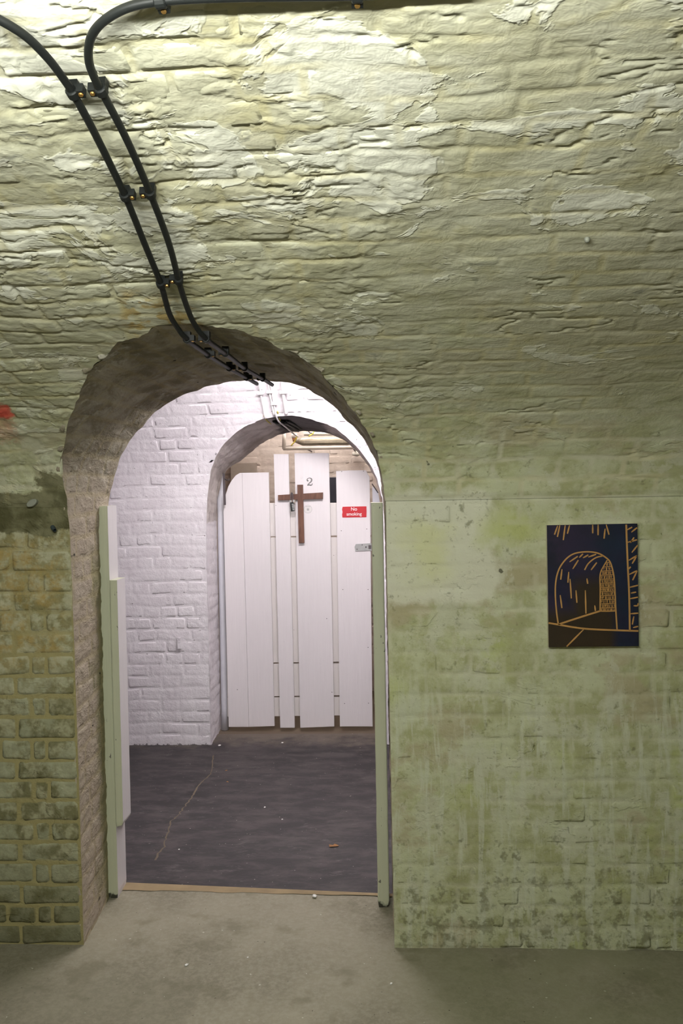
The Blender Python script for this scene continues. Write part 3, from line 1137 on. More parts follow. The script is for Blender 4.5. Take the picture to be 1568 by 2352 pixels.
# rear face of the second wall (towards the far room) and the far room
mb = MB()
n2 = len(A2R)
V, F = [], []
for p in A2R:
    V.append((p[0], 2.93, p[1]))
    d = np.array([p[0] + 0.59, p[1] - 1.2])
    d /= max(abs(d[0]) / 2.0, abs(d[1]) / 1.45)
    V.append((-0.59 + d[0], 2.93, max(1.2 + d[1], FZ - 0.1)))
for i in range(n2 - 1):
    F.append((2 * i, 2 * i + 1, 2 * i + 3, 2 * i + 2))
mb.add(V, F)
o = link('wall_far_rear', mb.me('wall_far_rear'), M['beige'])
tag(o, 'rear face of the second arch wall', 'wall', kind='structure')
BY = FLATB = Flat(4.05)
LAYB = Layout(FZ, 2.6, 0.078, -2.4, 1.2, 0.012, 41, wob=0.010)
hb = lambda x, s: -0.002 - 0.0035 * (1 - sstep(0.002, 0.016, LAYB.edge(x, s))) + 0.005 * fbm(x * 4, s * 7, 4)
wb = skin('wall_beyond', BY, -2.4, 1.2, FZ - 0.05, 2.65, 0.015, hb, M['beige'], jointfun=lambda x, s: 1 - sstep(0.004, 0.014, LAYB.edge(x, s)))
tag(wb, 'beige painted brick wall behind the plank gate', 'wall', kind='structure')
lay_bricks(brick_pieces(LAYB, BY, None, (-2.3, 1.1), (FZ, 2.6), -0.003, 0.0012), wb, M['beige'], 120,
           vis=lambda P: 520 < proj(P)[0] < 880 and 980 < proj(P)[1] < 1175)
mb = MB().box((-2.42, 2.9, 2.62), (1.22, 4.1, 2.7))
tag(link('ceiling_beyond', mb.me('ceiling_beyond'), M['beige']), 'beige ceiling of the far room', 'ceiling', kind='structure')
for xe, w in ((-2.41, 'left'), (1.21, 'right')):
    mb = MB().box((xe - 0.02, 2.9, FZ - 0.1), (xe + 0.02, 4.1, 2.7))
    tag(link('wall_beyond_side', mb.me('wall_beyond_side'), M['beige']), 'side wall of the far room at ' + w, 'wall', kind='structure')
mb = MB().box((-2.42, 2.74, FZ - 0.08), (1.22, 4.1, FZ - 0.004))
tag(link('floor_beyond', mb.me('floor_beyond'), M['beyond_floor']), 'dull brown floor under the plank gate', 'floor', kind='structure')

# ---- front room floor (runs into the opening), rest of the shell
MAT_L, MAT_R = np.array([-1.19, 0.500]), np.array([0.02, 0.405])


def floor_mesh():
    nx, ny = 150, 120
    V, F = [], []
    for j in range(ny):
        for i in range(nx):
            x = -4 + 8 * i / (nx - 1)
            t = j / (ny - 1)
            yend = 0.45 + (x + 0.585) * (MAT_R[1] - MAT_L[1]) / (MAT_R[0] - MAT_L[0])
            if x < -1.25 or x > 0.1:
                yend = 0.02 if x > 0.1 else 0.02
            y = -5.3 + (yend + 5.3) * t
            V.append((x, y, FZ + 0.003 * float(fbm(x * 1.3, y * 1.3, 2))))
    for j in range(ny - 1):
        for i in range(nx - 1):
            a = j * nx + i
            F.append((a, a + 1, a + nx + 1, a + nx))
    return mesh('floor', V, F, True)


o = link('floor', floor_mesh(), M['concrete'])
tag(o, 'grey brown concrete floor of the front room', 'floor', kind='structure')
mb = MB()
z = FZ + 0.006
pts = [(-3.2, 0.52), (MAT_L[0] - 0.03, 0.50), (MAT_R[0] + 0.02, MAT_R[1]), (2.4, 0.45), (2.4, 2.76), (-3.2, 2.76)]
mb.prism([(p[0], p[1]) for p in pts], 0, 0.03)
me = mb.me('floor_passage')
me.transform(Matrix(((1, 0, 0, 0), (0, 0, 1, 0), (0, -1, 0, z), (0, 0, 0, 1))))
o = link('floor_passage', me, M['mat'])
tag(o, 'black worn floor covering of the passage', 'floor', kind='structure')
# worn ochre strip where concrete meets the black covering
mb = MB()
n = 40
V, F = [], []
for i in range(n):
    t = i / (n - 1)
    p = MAT_L + (MAT_R - MAT_L) * t
    w = 0.048 * (1 - t) ** 1.2 + 0.012 + 0.008 * float(fbm(np.array(t * 14), np.array(0.3), 3))
    V += [(p[0], p[1] - w, FZ + 0.0035), (p[0], p[1] - w * 0.4, FZ + 0.0065), (p[0], p[1] + 0.004, FZ + 0.0075)]
for i in range(n - 1):
    for q in (0, 1):
        a = i * 3 + q
        F.append((a, a + 3, a + 4, a + 1))
mb.add(V, F)
o = link('trim_3', mb.me('threshold', True), M['ochre'])
tag(o, 'worn ochre edge strip across the threshold of the front opening', 'threshold', kind='structure')

ov = skin('ceiling_rest', FRONT, -4.0, 4.0, ZS + 2.2, float(SEC_S[-1]), 0.1, lambda x, s: 0 * x - 0.004, M['plainwall'])
tag(ov, 'rest of the brick vault above and behind the viewer', 'vault', kind='structure')
for xa, xb, w in ((-4.0, -1.74, 'left'), (1.34, 4.0, 'right')):
    o = skin('wall_front_side', FRONT, xa, xb, FZ - 0.02, ZS + 2.25, 0.1, lambda x, s: 0 * x - 0.004, M['plainwall'])
    tag(o, 'plain limewashed wall and vault farther to the ' + w, 'wall', kind='structure')
mb = MB().box((-4.02, 2 * YC - 0.02, FZ - 0.1), (4.02, 2 * YC + 0.02, ZS + 0.01))
tag(link('wall_back', mb.me('wall_back'), M['plainwall']), 'limewashed wall behind the viewer', 'wall', kind='structure')
for xe, w in ((-4.0, 'left'), (4.0, 'right')):
    mb = MB().box((xe - 0.02, 2 * YC - 0.02, FZ - 0.1), (xe + 0.02, 0.02, 2.7))
    tag(link('wall_end', mb.me('wall_end'), M['plainwall']), 'end wall of the front room at ' + w, 'wall', kind='structure')


# ================================================================== DOOR POSTS
def post_mesh(x0, x1, y0, y1, z0, z1, seed, lean=0.0, white=1):
    n = 60
    V, F = [], []
    for i in range(n + 1):
        z = z0 + (z1 - z0) * i / n
        j = 0.0012 * float(fbm(np.array(z * 9 + seed), np.array(seed * 1.0), 3))
        dx = lean * (z - z0)
        nick = 0.0
        b = 0.003
        a = x0 + dx + j
        c = x1 + dx + j * 0.5
        ring = [(a + b, y0), (c - b, y0), (c, y0 + b), (c, y1), (a, y1), (a, y0 + b)]
        if i == 0:
            ring = [(p[0] + (0.004 if p[0] < (a + c) / 2 else -0.004), p[1] + 0.003) for p in ring]
        V += [(p[0], p[1], z + (0.006 * math.sin(7 * p[0] * 60 + seed) if i == 0 else 0)) for p in ring]
    m = 6
    for i in range(n):
        for q in range(m):
            r = (q + 1) % m
            F.append((i * m + q, i * m + r, (i + 1) * m + r, (i + 1) * m + q))
    F.append(tuple(range(m))[::-1])
    F.append(tuple(n * m + q for q in range(m)))
    me = mesh('post', V, F)
    me.materials.append(M['green_wood'])
    me.materials.append(M['white_wood'])
    for p in me.polygons:                    # the frame is white on its passage side
        if p.index < n * m and p.index % m in ((2, 3) if white > 0 else (3, 4)):
            p.material_index = 1
    return me


pl = link('trim_1', post_mesh(-1.184, -1.138, 0.37, 0.49, FZ + 0.002, 1.571, 1, -0.002), M['green_wood'])
tag(pl, 'pale green wooden door post on the left of the front opening', 'door post', kind='structure')
mbt = MB()
b0, b1 = at(247, 1333, 0.365), at(262, 1899, 0.365)
part('stop_batten', post_mesh(-1.1385, -1.108, 0.366, 0.478, float(b1[2]), float(b0[2]), 4), M['green_wood'], pl)['label'] = 'shorter batten nailed to the side of the post'
pr = link('trim_2', post_mesh(-0.058, -0.012, 0.305, 0.42, FZ + 0.002, 1.567, 2, 0.0, -1), M['green_wood'])
tag(pr, 'pale green wooden door post on the right of the front opening', 'door post', kind='structure')


# ================================================================== LAMPS
def strip_light(name, label, c, half, col, st, mount, hz=0.022):
    """fluorescent batten running along X"""
    e = empty(name, tuple(c), label, 'lamp')
    x, y, z = c
    mb = MB().box((x - half, y - 0.03, z + 0.025), (x + half, y + 0.03, z + 0.055), 0)
    part('housing', mb.me('housing'), M['housing'], e)
    mb = MB().tube([(x - half + 0.04, y, z), (x + half - 0.04, y, z)], 0.013, 12)
    part('tube', mb.me('tube', True), emitter(name + '_glow', col, st), e)
    for s in (-1, 1):
        xe = x + s * (half - 0.03)
        mb = MB().box((xe - 0.012, y - 0.014, z - 0.018), (xe + 0.012, y + 0.014, z + 0.03), 0)
        part('end_cap', mb.me('end_cap'), M['housing'], e)
    for s in (-0.6, 0.6):
        mb = MB().cyl((x + s * half, y, z + 0.05), (x + s * half, y, mount), 0.008)
        part('hanger', mb.me('hanger'), M['housing'], e)
    return e


strip_light('strip_light', 'fluorescent batten under the front vault just above view', (-0.34, -2.45, 2.21), 0.64, (0.985, 1.0, 0.93), LAMP_FRONT, 2.47)
strip_light('strip_light', 'fluorescent batten at the crown of the white passage', (-0.35, 1.45, 2.48), 0.62, (1.0, 0.945, 0.955), LAMP_CORRIDOR, 2.6)
strip_light('strip_light', 'fluorescent batten on the ceiling behind the plank gate', (-0.45, 3.45, 2.50), 0.5, (1.0, 0.95, 0.90), LAMP_BEYOND, 2.63)


# ================================================================== BLACK CABLES ON THE VAULT
def saddle_clip(parent, P, T, N, side, r):
    """spacer saddle: band round the cable, lug to one side, brass screw"""
    T = T / np.linalg.norm(T)
    N = N - T * (N @ T)
    N /= np.linalg.norm(N)
    B = -np.cross(T, N) * side
    mb = MB()
    mb.tube([P - T * 0.009, P - T * 0.007, P + T * 0.007, P + T * 0.009], [r + 0.002, r + 0.004, r + 0.004, r + 0.002], 14)
    mb.obox(P + B * (r + 0.005) - N * 0.003, T * 0.009, B * 0.009, N * 0.008)
    mb.obox(P - N * (r + 0.006), T * 0.008, B * 0.010, N * 0.008)
    c = part('saddle_clip', mb.me('saddle_clip'), M['black'], parent)
    S = P + B * (r + 0.008) + N * 0.005
    # screw head looks out along the lug
    mb = MB().cyl(S, S + N * 0.0022, 0.0048, 0.004, 10)
    part('screw', mb.me('screw'), M['brass'], c)


def black_cable(label, top, soff, clips_v, clips_s, side, r=0.0074):
    P = [on_vault(px, py, 0.025) for px, py in top]
    Q = [atz(px, py, 2.052) for px, py in soff]
    pts = catmull(P + Q, 7)
    e = empty('black_cable', tuple(P[0]), label, 'cable', 'black cables clipped to the vault')
    mb = MB().tube(pts, r, 12)
    part('cable', mb.me('cable', True), M['black'], e)
    pa = np.array(pts)
    for lst, isv in ((clips_v, True), (clips_s, False)):
        for px, py in lst:
            C = on_vault(px, py, 0.025) if isv else atz(px, py, 2.052)
            i = int(np.argmin(((pa - C) ** 2).sum(1)))
            i = min(max(i, 1), len(pa) - 2)
            T = pa[i + 1] - pa[i - 1]
            N = v_normal(pa[i]) if isv else np.array([0, 0, -1.0])
            saddle_clip(e, pa[i], T, N, -side if isv and py < 20 else side, r)
    return e


black_cable('left-hand black cable running down the vault from the left edge',
            [(-90, 12), (-40, 28), (0, 46), (60, 84), (110, 134), (145, 180), (172, 222), (222, 315), (287, 450), (332, 560), (369, 652), (388, 718), (407, 752)],
            [(430, 780), (478, 815), (527, 846), (566, 868), (590, 882)],
            [(176, 216), (284, 445), (366, 647)], [(428, 779), (477, 815), (527, 846), (566, 869)], 1)
black_cable('right-hand black cable curling along the top edge of the view',
            [(1100, -30), (1000, -22), (820, -11), (600, -8), (480, -5), (380, 1), (310, 12), (260, 33), (222, 64), (205, 100), (205, 145), (222, 190), (240, 222), (293, 325), (345, 445), (388, 560), (413, 655), (434, 718), (450, 750)],
            [(474, 779), (518, 812), (562, 846), (603, 870), (625, 884)],
            [(812, -10), (372, 2), (232, 206), (341, 440), (411, 648)], [(473, 778), (518, 812), (562, 846), (600, 869)], -1)

# ================================================================== SECOND ARCH: CABLES, POST, GATE
YW = 2.49


def on_cfar(px, py, off=0.012):
    d = ray(px, py)
    P = at(px, py, 2.5 - off)
    if P[2] < 1.6:
        return P
    o = CAM - np.array([0, 1.5, 1.6])
    a = d[1] ** 2 + d[2] ** 2
    b = 2 * (o[1] * d[1] + o[2] * d[2])
    c = o[1] ** 2 + o[2] ** 2 - (1.0 - off) ** 2
    return CAM + d * ((-b + math.sqrt(b * b - 4 * a * c)) / (2 * a))


def wall_wire(label, px, r, mat, tail=None, clips=()):
    P = [on_cfar(x, y, r + 0.004) for x, y in px]
    if tail:
        P += [at(x, y, Y) for x, y, Y in tail]
    e = empty('wall_conduit', tuple(P[0]), label, 'conduit', 'white conduits over the second arch')
    part('pipe', MB().tube(catmull(P, 6), r, 10).me('pipe', True), mat, e)
    for x, y in clips:
        C = on_cfar(x, y, r + 0.004)
        part('clip', MB().obox(C, (r + 0.012, 0, 0), (0, r + 0.003, 0), (0, 0, 0.010)).me('clip'), M['wire'], e)
    return e


wall_wire('thin white conduit, leftmost of those above the second arch', [(588, 850), (598, 903), (603, 930), (609, 962)], 0.0055, M['wire'], None, [(598, 903)])
wall_wire('flat white trunking just left of the white cable above the second arch', [(612, 850), (617, 892), (623, 925), (629, 954)], 0.006, M['wire'], None, [(619, 900)])
wall_wire('white cable bending under the second arch', [(614, 850), (624, 900), (630, 935), (634, 955)], 0.0055, M['wire'],
          [(640, 968, 2.42), (650, 976, 2.55), (662, 986, 2.72), (676, 998, 2.95), (684, 1003, 3.3)], [(629, 927)])
wall_wire('thick white conduit, rightmost of those above the second arch', [(644, 850), (649, 898), (653, 925), (657, 952)], 0.010, M['wire'], None, [(650, 901)])
e = link('yellow_wire', MB().tube(catmull([on_cfar(606, 955, 0.006), at(611, 964, 2.41), at(617, 970, 2.5), at(628, 977, 2.66)], 6), 0.004, 8).me('yellow_wire', True), M['yellow'])
tag(e, 'yellow wire emerging under the leftmost white conduit', 'wire')
e = link('yellow_wire', MB().tube(catmull([on_cfar(637, 945, 0.006), at(640, 957, 2.40), at(643, 965, 2.46), at(651, 972, 2.6)], 6), 0.004, 8).me('yellow_wire', True), M['yellow'])
tag(e, 'yellow wire beside the white cable under the second arch', 'wire')
mb = MB()  # dark smudge on the arch lining, built as added black wires
for k_ in range(7):
    a0 = at(628 + 5 * k_, 967 + (k_ % 3) * 2, 2.47)
    mb.tube(catmull([a0, at(640 + 6 * k_, 976 + (k_ % 2) * 4, 2.66), at(655 + 6 * k_, 986 + (k_ % 3) * 2, 2.84)], 5), 0.009, 6)
tag(link('smudge_wires', mb.me('smudge_wires', True), M['black']), 'dark smudge under the crown of the second arch, built as added black wires', 'wires')
mb = MB().tube(catmull([at(707, 978, 2.84), at(708, 988, 2.92), at(711, 994, 2.96), at(716, 995, 3.0)], 5), 0.0035, 6)
tag(link('wire_hook', mb.me('wire_hook', True), M['iron']), 'small dark wire hook under the second arch', 'hook')

# round white post, iron strap and hook at the gate's left
GY = 2.893
mb = MB()
pb, pt = at(517, 1683, GY), at(505, 1150, GY)
tp = at(512, 1092, GY)
mb.tube([(pb[0], GY, FZ), (pb[0], GY, 0.1), (pt[0] + 0.004, GY, float(pt[2])), (tp[0], GY + 0.01, float(tp[2]))], [0.027, 0.0245, 0.0235, 0.006], 14)
tag(link('gate_post', mb.me('gate_post', True), M['post']), 'round bluish white post standing beside the plank gate', 'post')
e = empty('iron_strap', tuple(at(515, 1150, 2.80)), 'dark iron strap with a small hook above the white post', 'strap')
a0, a1 = at(513.5, 1087, 2.805), at(516, 1160, 2.805)
mb = MB().obox((a0 + a1) / 2, (0.008, 0, 0), (0, 0.003, 0), (a1 - a0) / 2)
part('bar', mb.me('bar'), M['iron'], e)
mb = MB().tube([at(516, 1100, 2.803), at(522, 1103, 2.79), at(525.5, 1104, 2.78), at(525.5, 1099, 2.78)], 0.004, 6)
part('hook', mb.me('hook', True), M['iron'], e)

# plank gate
PY = 2.835
gate = empty('plank_gate', (float(at(690, 1670, PY)[0]), PY, FZ), 'white plank gate with gaps between its boards, under the second arch', 'gate')


def gp(px, py, Y=PY):
    p = at(px, py, Y)
    return (float(p[0]), float(p[2]))


planks = {
    'a1': [(513, 1176), (518, 1136), (524, 1117), (532, 1103), (541, 1092), (550, 1086.5), (555.3, 1086), (571.3, 1670), (525, 1670)],
    'a2': [(555.7, 1086), (616.6, 1085), (630, 1668), (571.7, 1670)],
    'b': [(628.4, 1043), (662.3, 1043), (676.5, 1672), (643.4, 1672)],
    'c': [(676, 1041), (755, 1040.5), (767.5, 1669), (689.4, 1672)],
    'd': [(771.5, 1082), (800, 1080.5), (840, 1080), (848.6, 1096), (855.5, 1669), (780.4, 1669)],
}
PO = {}
for nme, pg in planks.items():
    mb = MB().prism([gp(*p) for p in pg], PY, PY + 0.024, 0.002)
    PO[nme] = part('plank', mb.me('plank'), M['white_wood'], gate)
for (y0, y1) in ((1156, 1233), (1235, 1523), (1525, 1600), (1602, 1646)):
    mb = MB().prism([gp(522, y0, PY + 0.03), gp(852, y0 - 1.5, PY + 0.03), gp(852, y1 - 4, PY + 0.03), gp(522, y1, PY + 0.03)], PY + 0.026, PY + 0.046, 0.0015)
    part('back_rail', mb.me('back_rail'), M['back_wood'], gate)['label'] = 'horizontal board fixed across the back of the planks'
# latch plate on the right plank
mb = MB().prism([gp(814, 1256), gp(817, 1249.5), gp(853, 1247.5), gp(853.5, 1264.5), gp(816, 1266)], PY - 0.006, PY, 0.001)
lt = part('latch_plate', mb.me('latch_plate'), M['steel'], gate)
lt['label'] = 'grey steel latch plate'
for (px, py) in ((831.5, 1251.5), (819.5, 1261.5)):
    P = at(px, py, PY - 0.006)
    part('rivet', MB().cyl(P, P + np.array([0, -0.002, 0]), 0.004, 0.003, 8).me('rivet'), M['iron'], lt)
P = at(840, 1256.5, PY - 0.006)
part('bolt', MB().cyl(P, P + np.array([0, -0.004, 0]), 0.0055, 0.004, 10).me('bolt'), M['iron'], lt)
q0, q1 = gp(846, 1261), gp(852, 1252)
part('slot', MB().box((q0[0], PY - 0.0085, q0[1]), (q1[0], PY - 0.006, q1[1])).me('slot'), M['iron'], lt)
# nail heads on the planks
for (px, py) in ((784.5, 1083), (834.5, 1082), (783.5, 1219), (842, 1215), (787, 1354), (845, 1354), (845, 1487), (791, 1616), (846, 1615), (545, 1584), (762, 1590), (750, 1421)):
    P = at(px, py, PY)
    part('nail', MB().cyl(P + np.array([0, 0.004, 0]), P + np.array([0, -0.0008, 0]), 0.0038, 0.003, 6).me('nail'), M['iron'], gate)


# numeral and round sticker on the wide plank
def stroke(pts, ws, y, depth):
    """ribbon of varying width in the plank's plane"""
    P = np.array(pts, float)
    T = np.gradient(P, axis=0)
    T /= np.linalg.norm(T, axis=1)[:, None]
    N = np.stack([-T[:, 1], T[:, 0]], -1)
    V, F = [], []
    n = len(P)
    for i in range(n):
        for sg in (1, -1):
            p = P[i] + N[i] * sg * ws[i] / 2
            V += [(p[0], y - depth, p[1]), (p[0], y, p[1])]
    for i in range(n - 1):
        a, b = i * 4, i * 4 + 4
        F += [(a, b, b + 2, a + 2), (a, a + 1, b + 1, b), (a + 2, b + 2, b + 3, a + 3)]
    F += [(0, 2, 3, 1), ((n - 1) * 4, (n - 1) * 4 + 1, (n - 1) * 4 + 3, (n - 1) * 4 + 2)]
    return V, F


def crop_px(x, y, ox, oy, k_): return ox + x * k_, oy + y * k_


mb = MB()
two = [(562, 160), (556, 148), (560, 132), (576, 120), (598, 118), (618, 128), (624, 148), (614, 172), (592, 192), (572, 212), (562, 224)]
w2 = [9, 11, 7, 7, 9, 13, 15, 14, 11, 9, 8]
two_s = catmull([(x, 0, y) for x, y in two], 4)
ws = np.interp(np.linspace(0, 1, len(two_s)), np.linspace(0, 1, len(w2)), w2)
sc_ = 0.15306 * (5.99 / FPX)
mb.add(*stroke([gp(*crop_px(p[0], p[2], 620, 1080, 0.15306)) for p in two_s], ws * sc_ * 1.5, PY, 0.002))
mb.add(*stroke([gp(*crop_px(x, y, 620, 1080, 0.15306)) for x, y in ((560, 226), (585, 220), (612, 226), (630, 218), (634, 196))], np.array([13, 13, 15, 11, 6]) * sc_ * 1.4, PY, 0.002))
cc_ = gp(*crop_px(566, 158, 620, 1080, 0.15306))
mb.cyl((cc_[0], PY, cc_[1]), (cc_[0], PY - 0.002, cc_[1]), 0.0055, None, 10)
part('numeral_two', mb.me('numeral_two'), M['grey'], gate)['label'] = 'grey numeral 2'
C = at(707, 1169.5, PY)
st_ = part('round_sticker', MB().cyl(C, C + np.array([0, -0.001, 0]), 0.0285, None, 28).me('round_sticker'), M['sticker'], gate)
mb = MB()
ringp = [(C[0] + 0.0275 * math.cos(a), C[2] + 0.0275 * math.sin(a)) for a in np.linspace(0, 2 * math.pi, 33)]
mb.add(*stroke(ringp, np.full(33, 0.0016), PY - 0.001, 0.0004))
star = []
for i in range(10):
    a = math.pi / 2 + i * math.pi / 5
    r_ = 0.0125 if i % 2 == 0 else 0.006
    star.append((C[0] + r_ * math.cos(a), C[2] - 0.002 + r_ * math.sin(a)))
mb.prism(star, PY - 0.0016, PY - 0.001)
for i in range(5):
    mb.box((C[0] - 0.014 + i * 0.006, PY - 0.0015, C[2] + 0.0155), (C[0] - 0.0095 + i * 0.006, PY - 0.001, C[2] + 0.019))
part('emblem', mb.me('emblem'), M['sticker_ink'], st_)
C = at(691.5, 1097.3, PY)
part('screw_cap', MB().cyl(C, C + np.array([0, -0.003, 0]), 0.0085, 0.0075, 14).me('screw_cap'), M['white_wood'], gate)

# wooden cross hung on the gate
crs = empty('wooden_cross', tuple(at(692, 1247, PY - 0.012)), 'dark brown wooden cross hanging on the white plank gate', 'cross')
YX = PY - 0.026
mb = MB().prism([gp(682.2, 1113.4, YX), gp(695.4, 1113.2, YX), gp(698.6, 1247, YX), gp(686, 1247.5, YX)], YX, PY - 0.008, 0.0015)
part('upright', mb.me('upright'), M['cross'], crs)
mb = MB().prism([gp(638, 1137, YX), gp(741.2, 1131, YX), gp(741, 1146, YX), gp(638.2, 1149.4, YX)], YX + 0.003, PY - 0.0055, 0.0015)
part('crossbar', mb.me('crossbar'), M['cross'], crs)
# combination padlock with its chain link hanging over the crossbar
pad = empty('combination_padlock', tuple(at(671, 1152, YX - 0.012)), 'black combination padlock hanging over the arm of the cross', 'padlock')
YL = YX - 0.012
mb = MB().prism([gp(665.5, 1154, YL), gp(673, 1153, YL), gp(676, 1173.5, YL), gp(668, 1175, YL)], YL, YL + 0.014, 0.002)
part('lock_body', mb.me('lock_body'), M['black'], pad)
mb = MB().tube(catmull([at(667.5, 1154, YL + 0.005), at(667.8, 1140, YL + 0.004), at(668.8, 1133, YL + 0.007), at(670.6, 1133, YL + 0.012), at(672.2, 1140, YL + 0.006), at(672.3, 1153, YL + 0.005)], 5), 0.0042, 8)
part('shackle', mb.me('shackle', True), M['iron'], pad)
for i in range(4):
    C = at(672 + 0.55 * i, 1158.5 + 4.0 * i, YL - 0.001)
    part('dial', MB().obox(C, (0.006, 0, -0.0006), (0, 0.0015, 0), (0, 0, 0.0035)).me('dial'), M['steel'], pad)
for (px, py) in ((667, 1151.5), (674.5, 1150.5)):
    C = at(px, py, YL)
    part('chrome_collar', MB().obox(C, (0.0055, 0, 0), (0, 0.005, 0), (0, 0, 0.0075)).me('chrome_collar'), M['steel'], pad)


# no smoking sign
def text_mesh(txt, cx, cz, size, y, bold=0.012, depth=0.0006):
    cu = bpy.data.curves.new('t', 'FONT')
    cu.body = txt
    cu.size = size
    cu.align_x = 'CENTER'
    cu.align_y = 'CENTER'
    cu.offset = bold * size
    cu.extrude = depth
    ob = bpy.data.objects.new('t', cu)
    COL.objects.link(ob)
    bpy.context.view_layer.update()
    me = bpy.data.meshes.new_from_object(ob.evaluated_get(bpy.context.evaluated_depsgraph_get()))
    bpy.data.objects.remove(ob)
    me.transform(Matrix(((1, 0, 0, cx), (0, 0, -1, y), (0, 1, 0, cz), (0, 0, 0, 1))))
    return me


YS = PY - 0.003
sg = empty('no_smoking_sign', tuple(at(813.5, 1188, YS)), 'small red sign reading No smoking on the right plank', 'sign')
edge = []
for px, py in [(786.5, 1164), (800, 1163.6), (815, 1163.4), (828, 1163.1), (841.3, 1163), (841.6, 1176), (841.2, 1188), (828, 1188.3), (815, 1188.2), (800, 1188.6), (786, 1188.6), (785.4, 1182), (786.4, 1176), (785.2, 1170)]:
    edge.append(gp(px, py, YS))
part('sign_plate', MB().prism(edge, YS, PY, 0.0006).me('sign_plate'), M['red'], sg)
for txt, px, py, ss in (('No', 812.6, 1169.4, 0.0335), ('smoking', 812.9, 1180.8, 0.0315)):
    c0 = at(px, py, YS)
    part('lettering', text_mesh(txt, float(c0[0]), float(c0[2]), ss, YS - 0.0006, 0.013), M['letter'], sg)['label'] = 'white lettering ' + txt

# wall bits behind and beside the gate
mb = MB().box((float(at(531, 1086, 4.02)[0]), 3.98, float(at(531, 1090, 4.0)[2]) - 0.25), (float(at(588, 1063, 4.0)[0]), 4.045, float(at(588, 1063, 4.0)[2])), 0.003)
tag(link('wall_board', mb.me('wall_board'), M['board']), 'grey brown board on the beige wall above the left plank', 'board')
q0, q1 = at(752, 1152, 4.0), at(776, 1096, 4.0)  # stands in for a dark wall opening; its darkness is only the panel's colour
mb = MB().box((q0[0], 4.0, q0[2] - 0.1), (q1[0], 4.046, q1[2]), 0.003)
tag(link('dark_opening_panel', mb.me('dark_opening_panel'), M['dark']), 'flat dark panel put in for a dark opening in the beige wall, in the gap beside the numbered plank', 'panel')
FY = 3.55
dct = empty('lagged_duct', tuple(at(735, 1024, FY)), 'foil lagged pipe running along the beige wall under the second arch', 'duct')
p0, p1 = at(676, 1014, FY), at(880, 1011, FY)
part('foil_lagging', MB().tube([p0 + (p1 - p0) * t for t in np.linspace(0, 1, 12)], [0.006] + [0.034 + 0.002 * math.sin(3 * i) for i in range(11)], 16).me('foil_lagging', True), M['foil'], dct)
for px in (700, 790):
    C = at(px, 1013, FY)
    part('wall_hanger', MB().cyl(C, C + np.array([0, 0.51, 0]), 0.006).me('wall_hanger'), M['iron'], dct)
mb = MB().tube([at(698, 997, FY + 0.1), at(770, 996, FY + 0.1)], 0.014, 10)
part('upper_pipe', mb.me('upper_pipe', True), M['cream'], dct)
trk = empty('bent_pipe', tuple(at(652, 1030, FY - 0.1)), 'cream pipe turning a corner below the foil lagged pipe', 'pipe')
part('upright_pipe', MB().tube([at(652, 985, FY - 0.1), at(652, 1031, FY - 0.1)], 0.0145, 10).me('upright_pipe', True), M['cream'], trk)
part('level_pipe', MB().tube([at(650, 1030.5, FY - 0.1), at(870, 1027, FY - 0.1)], 0.0135, 10).me('level_pipe', True), M['cream'], trk)
for px in (700, 810):
    C = at(px, 1029.5, FY - 0.1)
    part('wall_hanger', MB().cyl(C, C + np.array([0, 0.61, 0]), 0.005).me('wall_hanger'), M['iron'], trk)
vlv = empty('pipe_valve', tuple(at(676, 1006, FY - 0.08)), 'white capped copper fitting at the end of the foil lagged pipe', 'fitting')
part('cap', MB().cyl(at(675.5, 996, FY - 0.08), at(675.5, 1005.5, FY - 0.08), 0.020, 0.020, 12).me('cap', True), M['letter'], vlv)
part('copper_body', MB().cyl(at(675.5, 1005.5, FY - 0.08), at(675, 1015, FY - 0.08), 0.017, 0.009, 12).me('copper_body', True), M['copper'], vlv)
for a_, b_, lab in (((682, 1002, FY - 0.1), (668, 1024, FY - 0.1), 'yellow wire hanging from the capped copper fitting'), ((721, 991, FY), (709, 1002, FY - 0.05), 'yellow wire above the foil lagged pipe')):
    tag(link('yellow_wire', MB().tube(catmull([at(*a_), (at(*a_) + at(*b_)) / 2 + np.array([0.008, 0, 0]), at(*b_)], 5), 0.005, 6).me('yellow_wire', True), M['yellow']), lab, 'wire')
P = at(817, 1042, 3.97)
tag(link('ceramic_knob', MB().tube([P + np.array([-0.03, 0, 0.0]), P, P + np.array([0.02, 0, 0]), P + np.array([0.035, 0, 0])], [0.012, 0.021, 0.021, 0.010], 12).cyl(P, P + np.array([0, 0.09, 0]), 0.008).me('ceramic_knob', True), M['cream']),
    'cream rounded knob below the right end of the pipes', 'knob')
# bracket at the gate's right
e = empty('wall_bracket', tuple(at(861, 1153, PY)), 'grey plate and dark stay at the right of the plank gate', 'bracket')
mb = MB().prism([gp(854.5, 1117), gp(868, 1128), gp(873, 1160), gp(855.5, 1160)], PY - 0.005, PY + 0.01)
part('plate', mb.me('plate'), M['post'], e)
part('stay', MB().tube([at(854, 1111, PY - 0.012), at(868, 1132, PY - 0.012)], 0.004, 6).me('stay'), M['iron'], e)

# painted-over iron lug on the white wall
e = empty('wall_lug', tuple(on_cfar(412, 1490)), 'small painted-over iron lug on the white wall', 'lug')
p0, p1 = at(411, 1464, 2.49), at(413, 1490, 2.49)
part('strap', MB().obox((p0 + p1) / 2, (0.012, 0, 0), (0, 0.008, 0), (p1 - p0) / 2).me('strap'), M['white'], e)
for py in (1467, 1475):
    P = at(411.5, py, 2.482)
    part('rivet', MB().cyl(P, P + np.array([0, -0.004, 0]), 0.005, 0.003, 8).me('rivet'), M['white'], e)

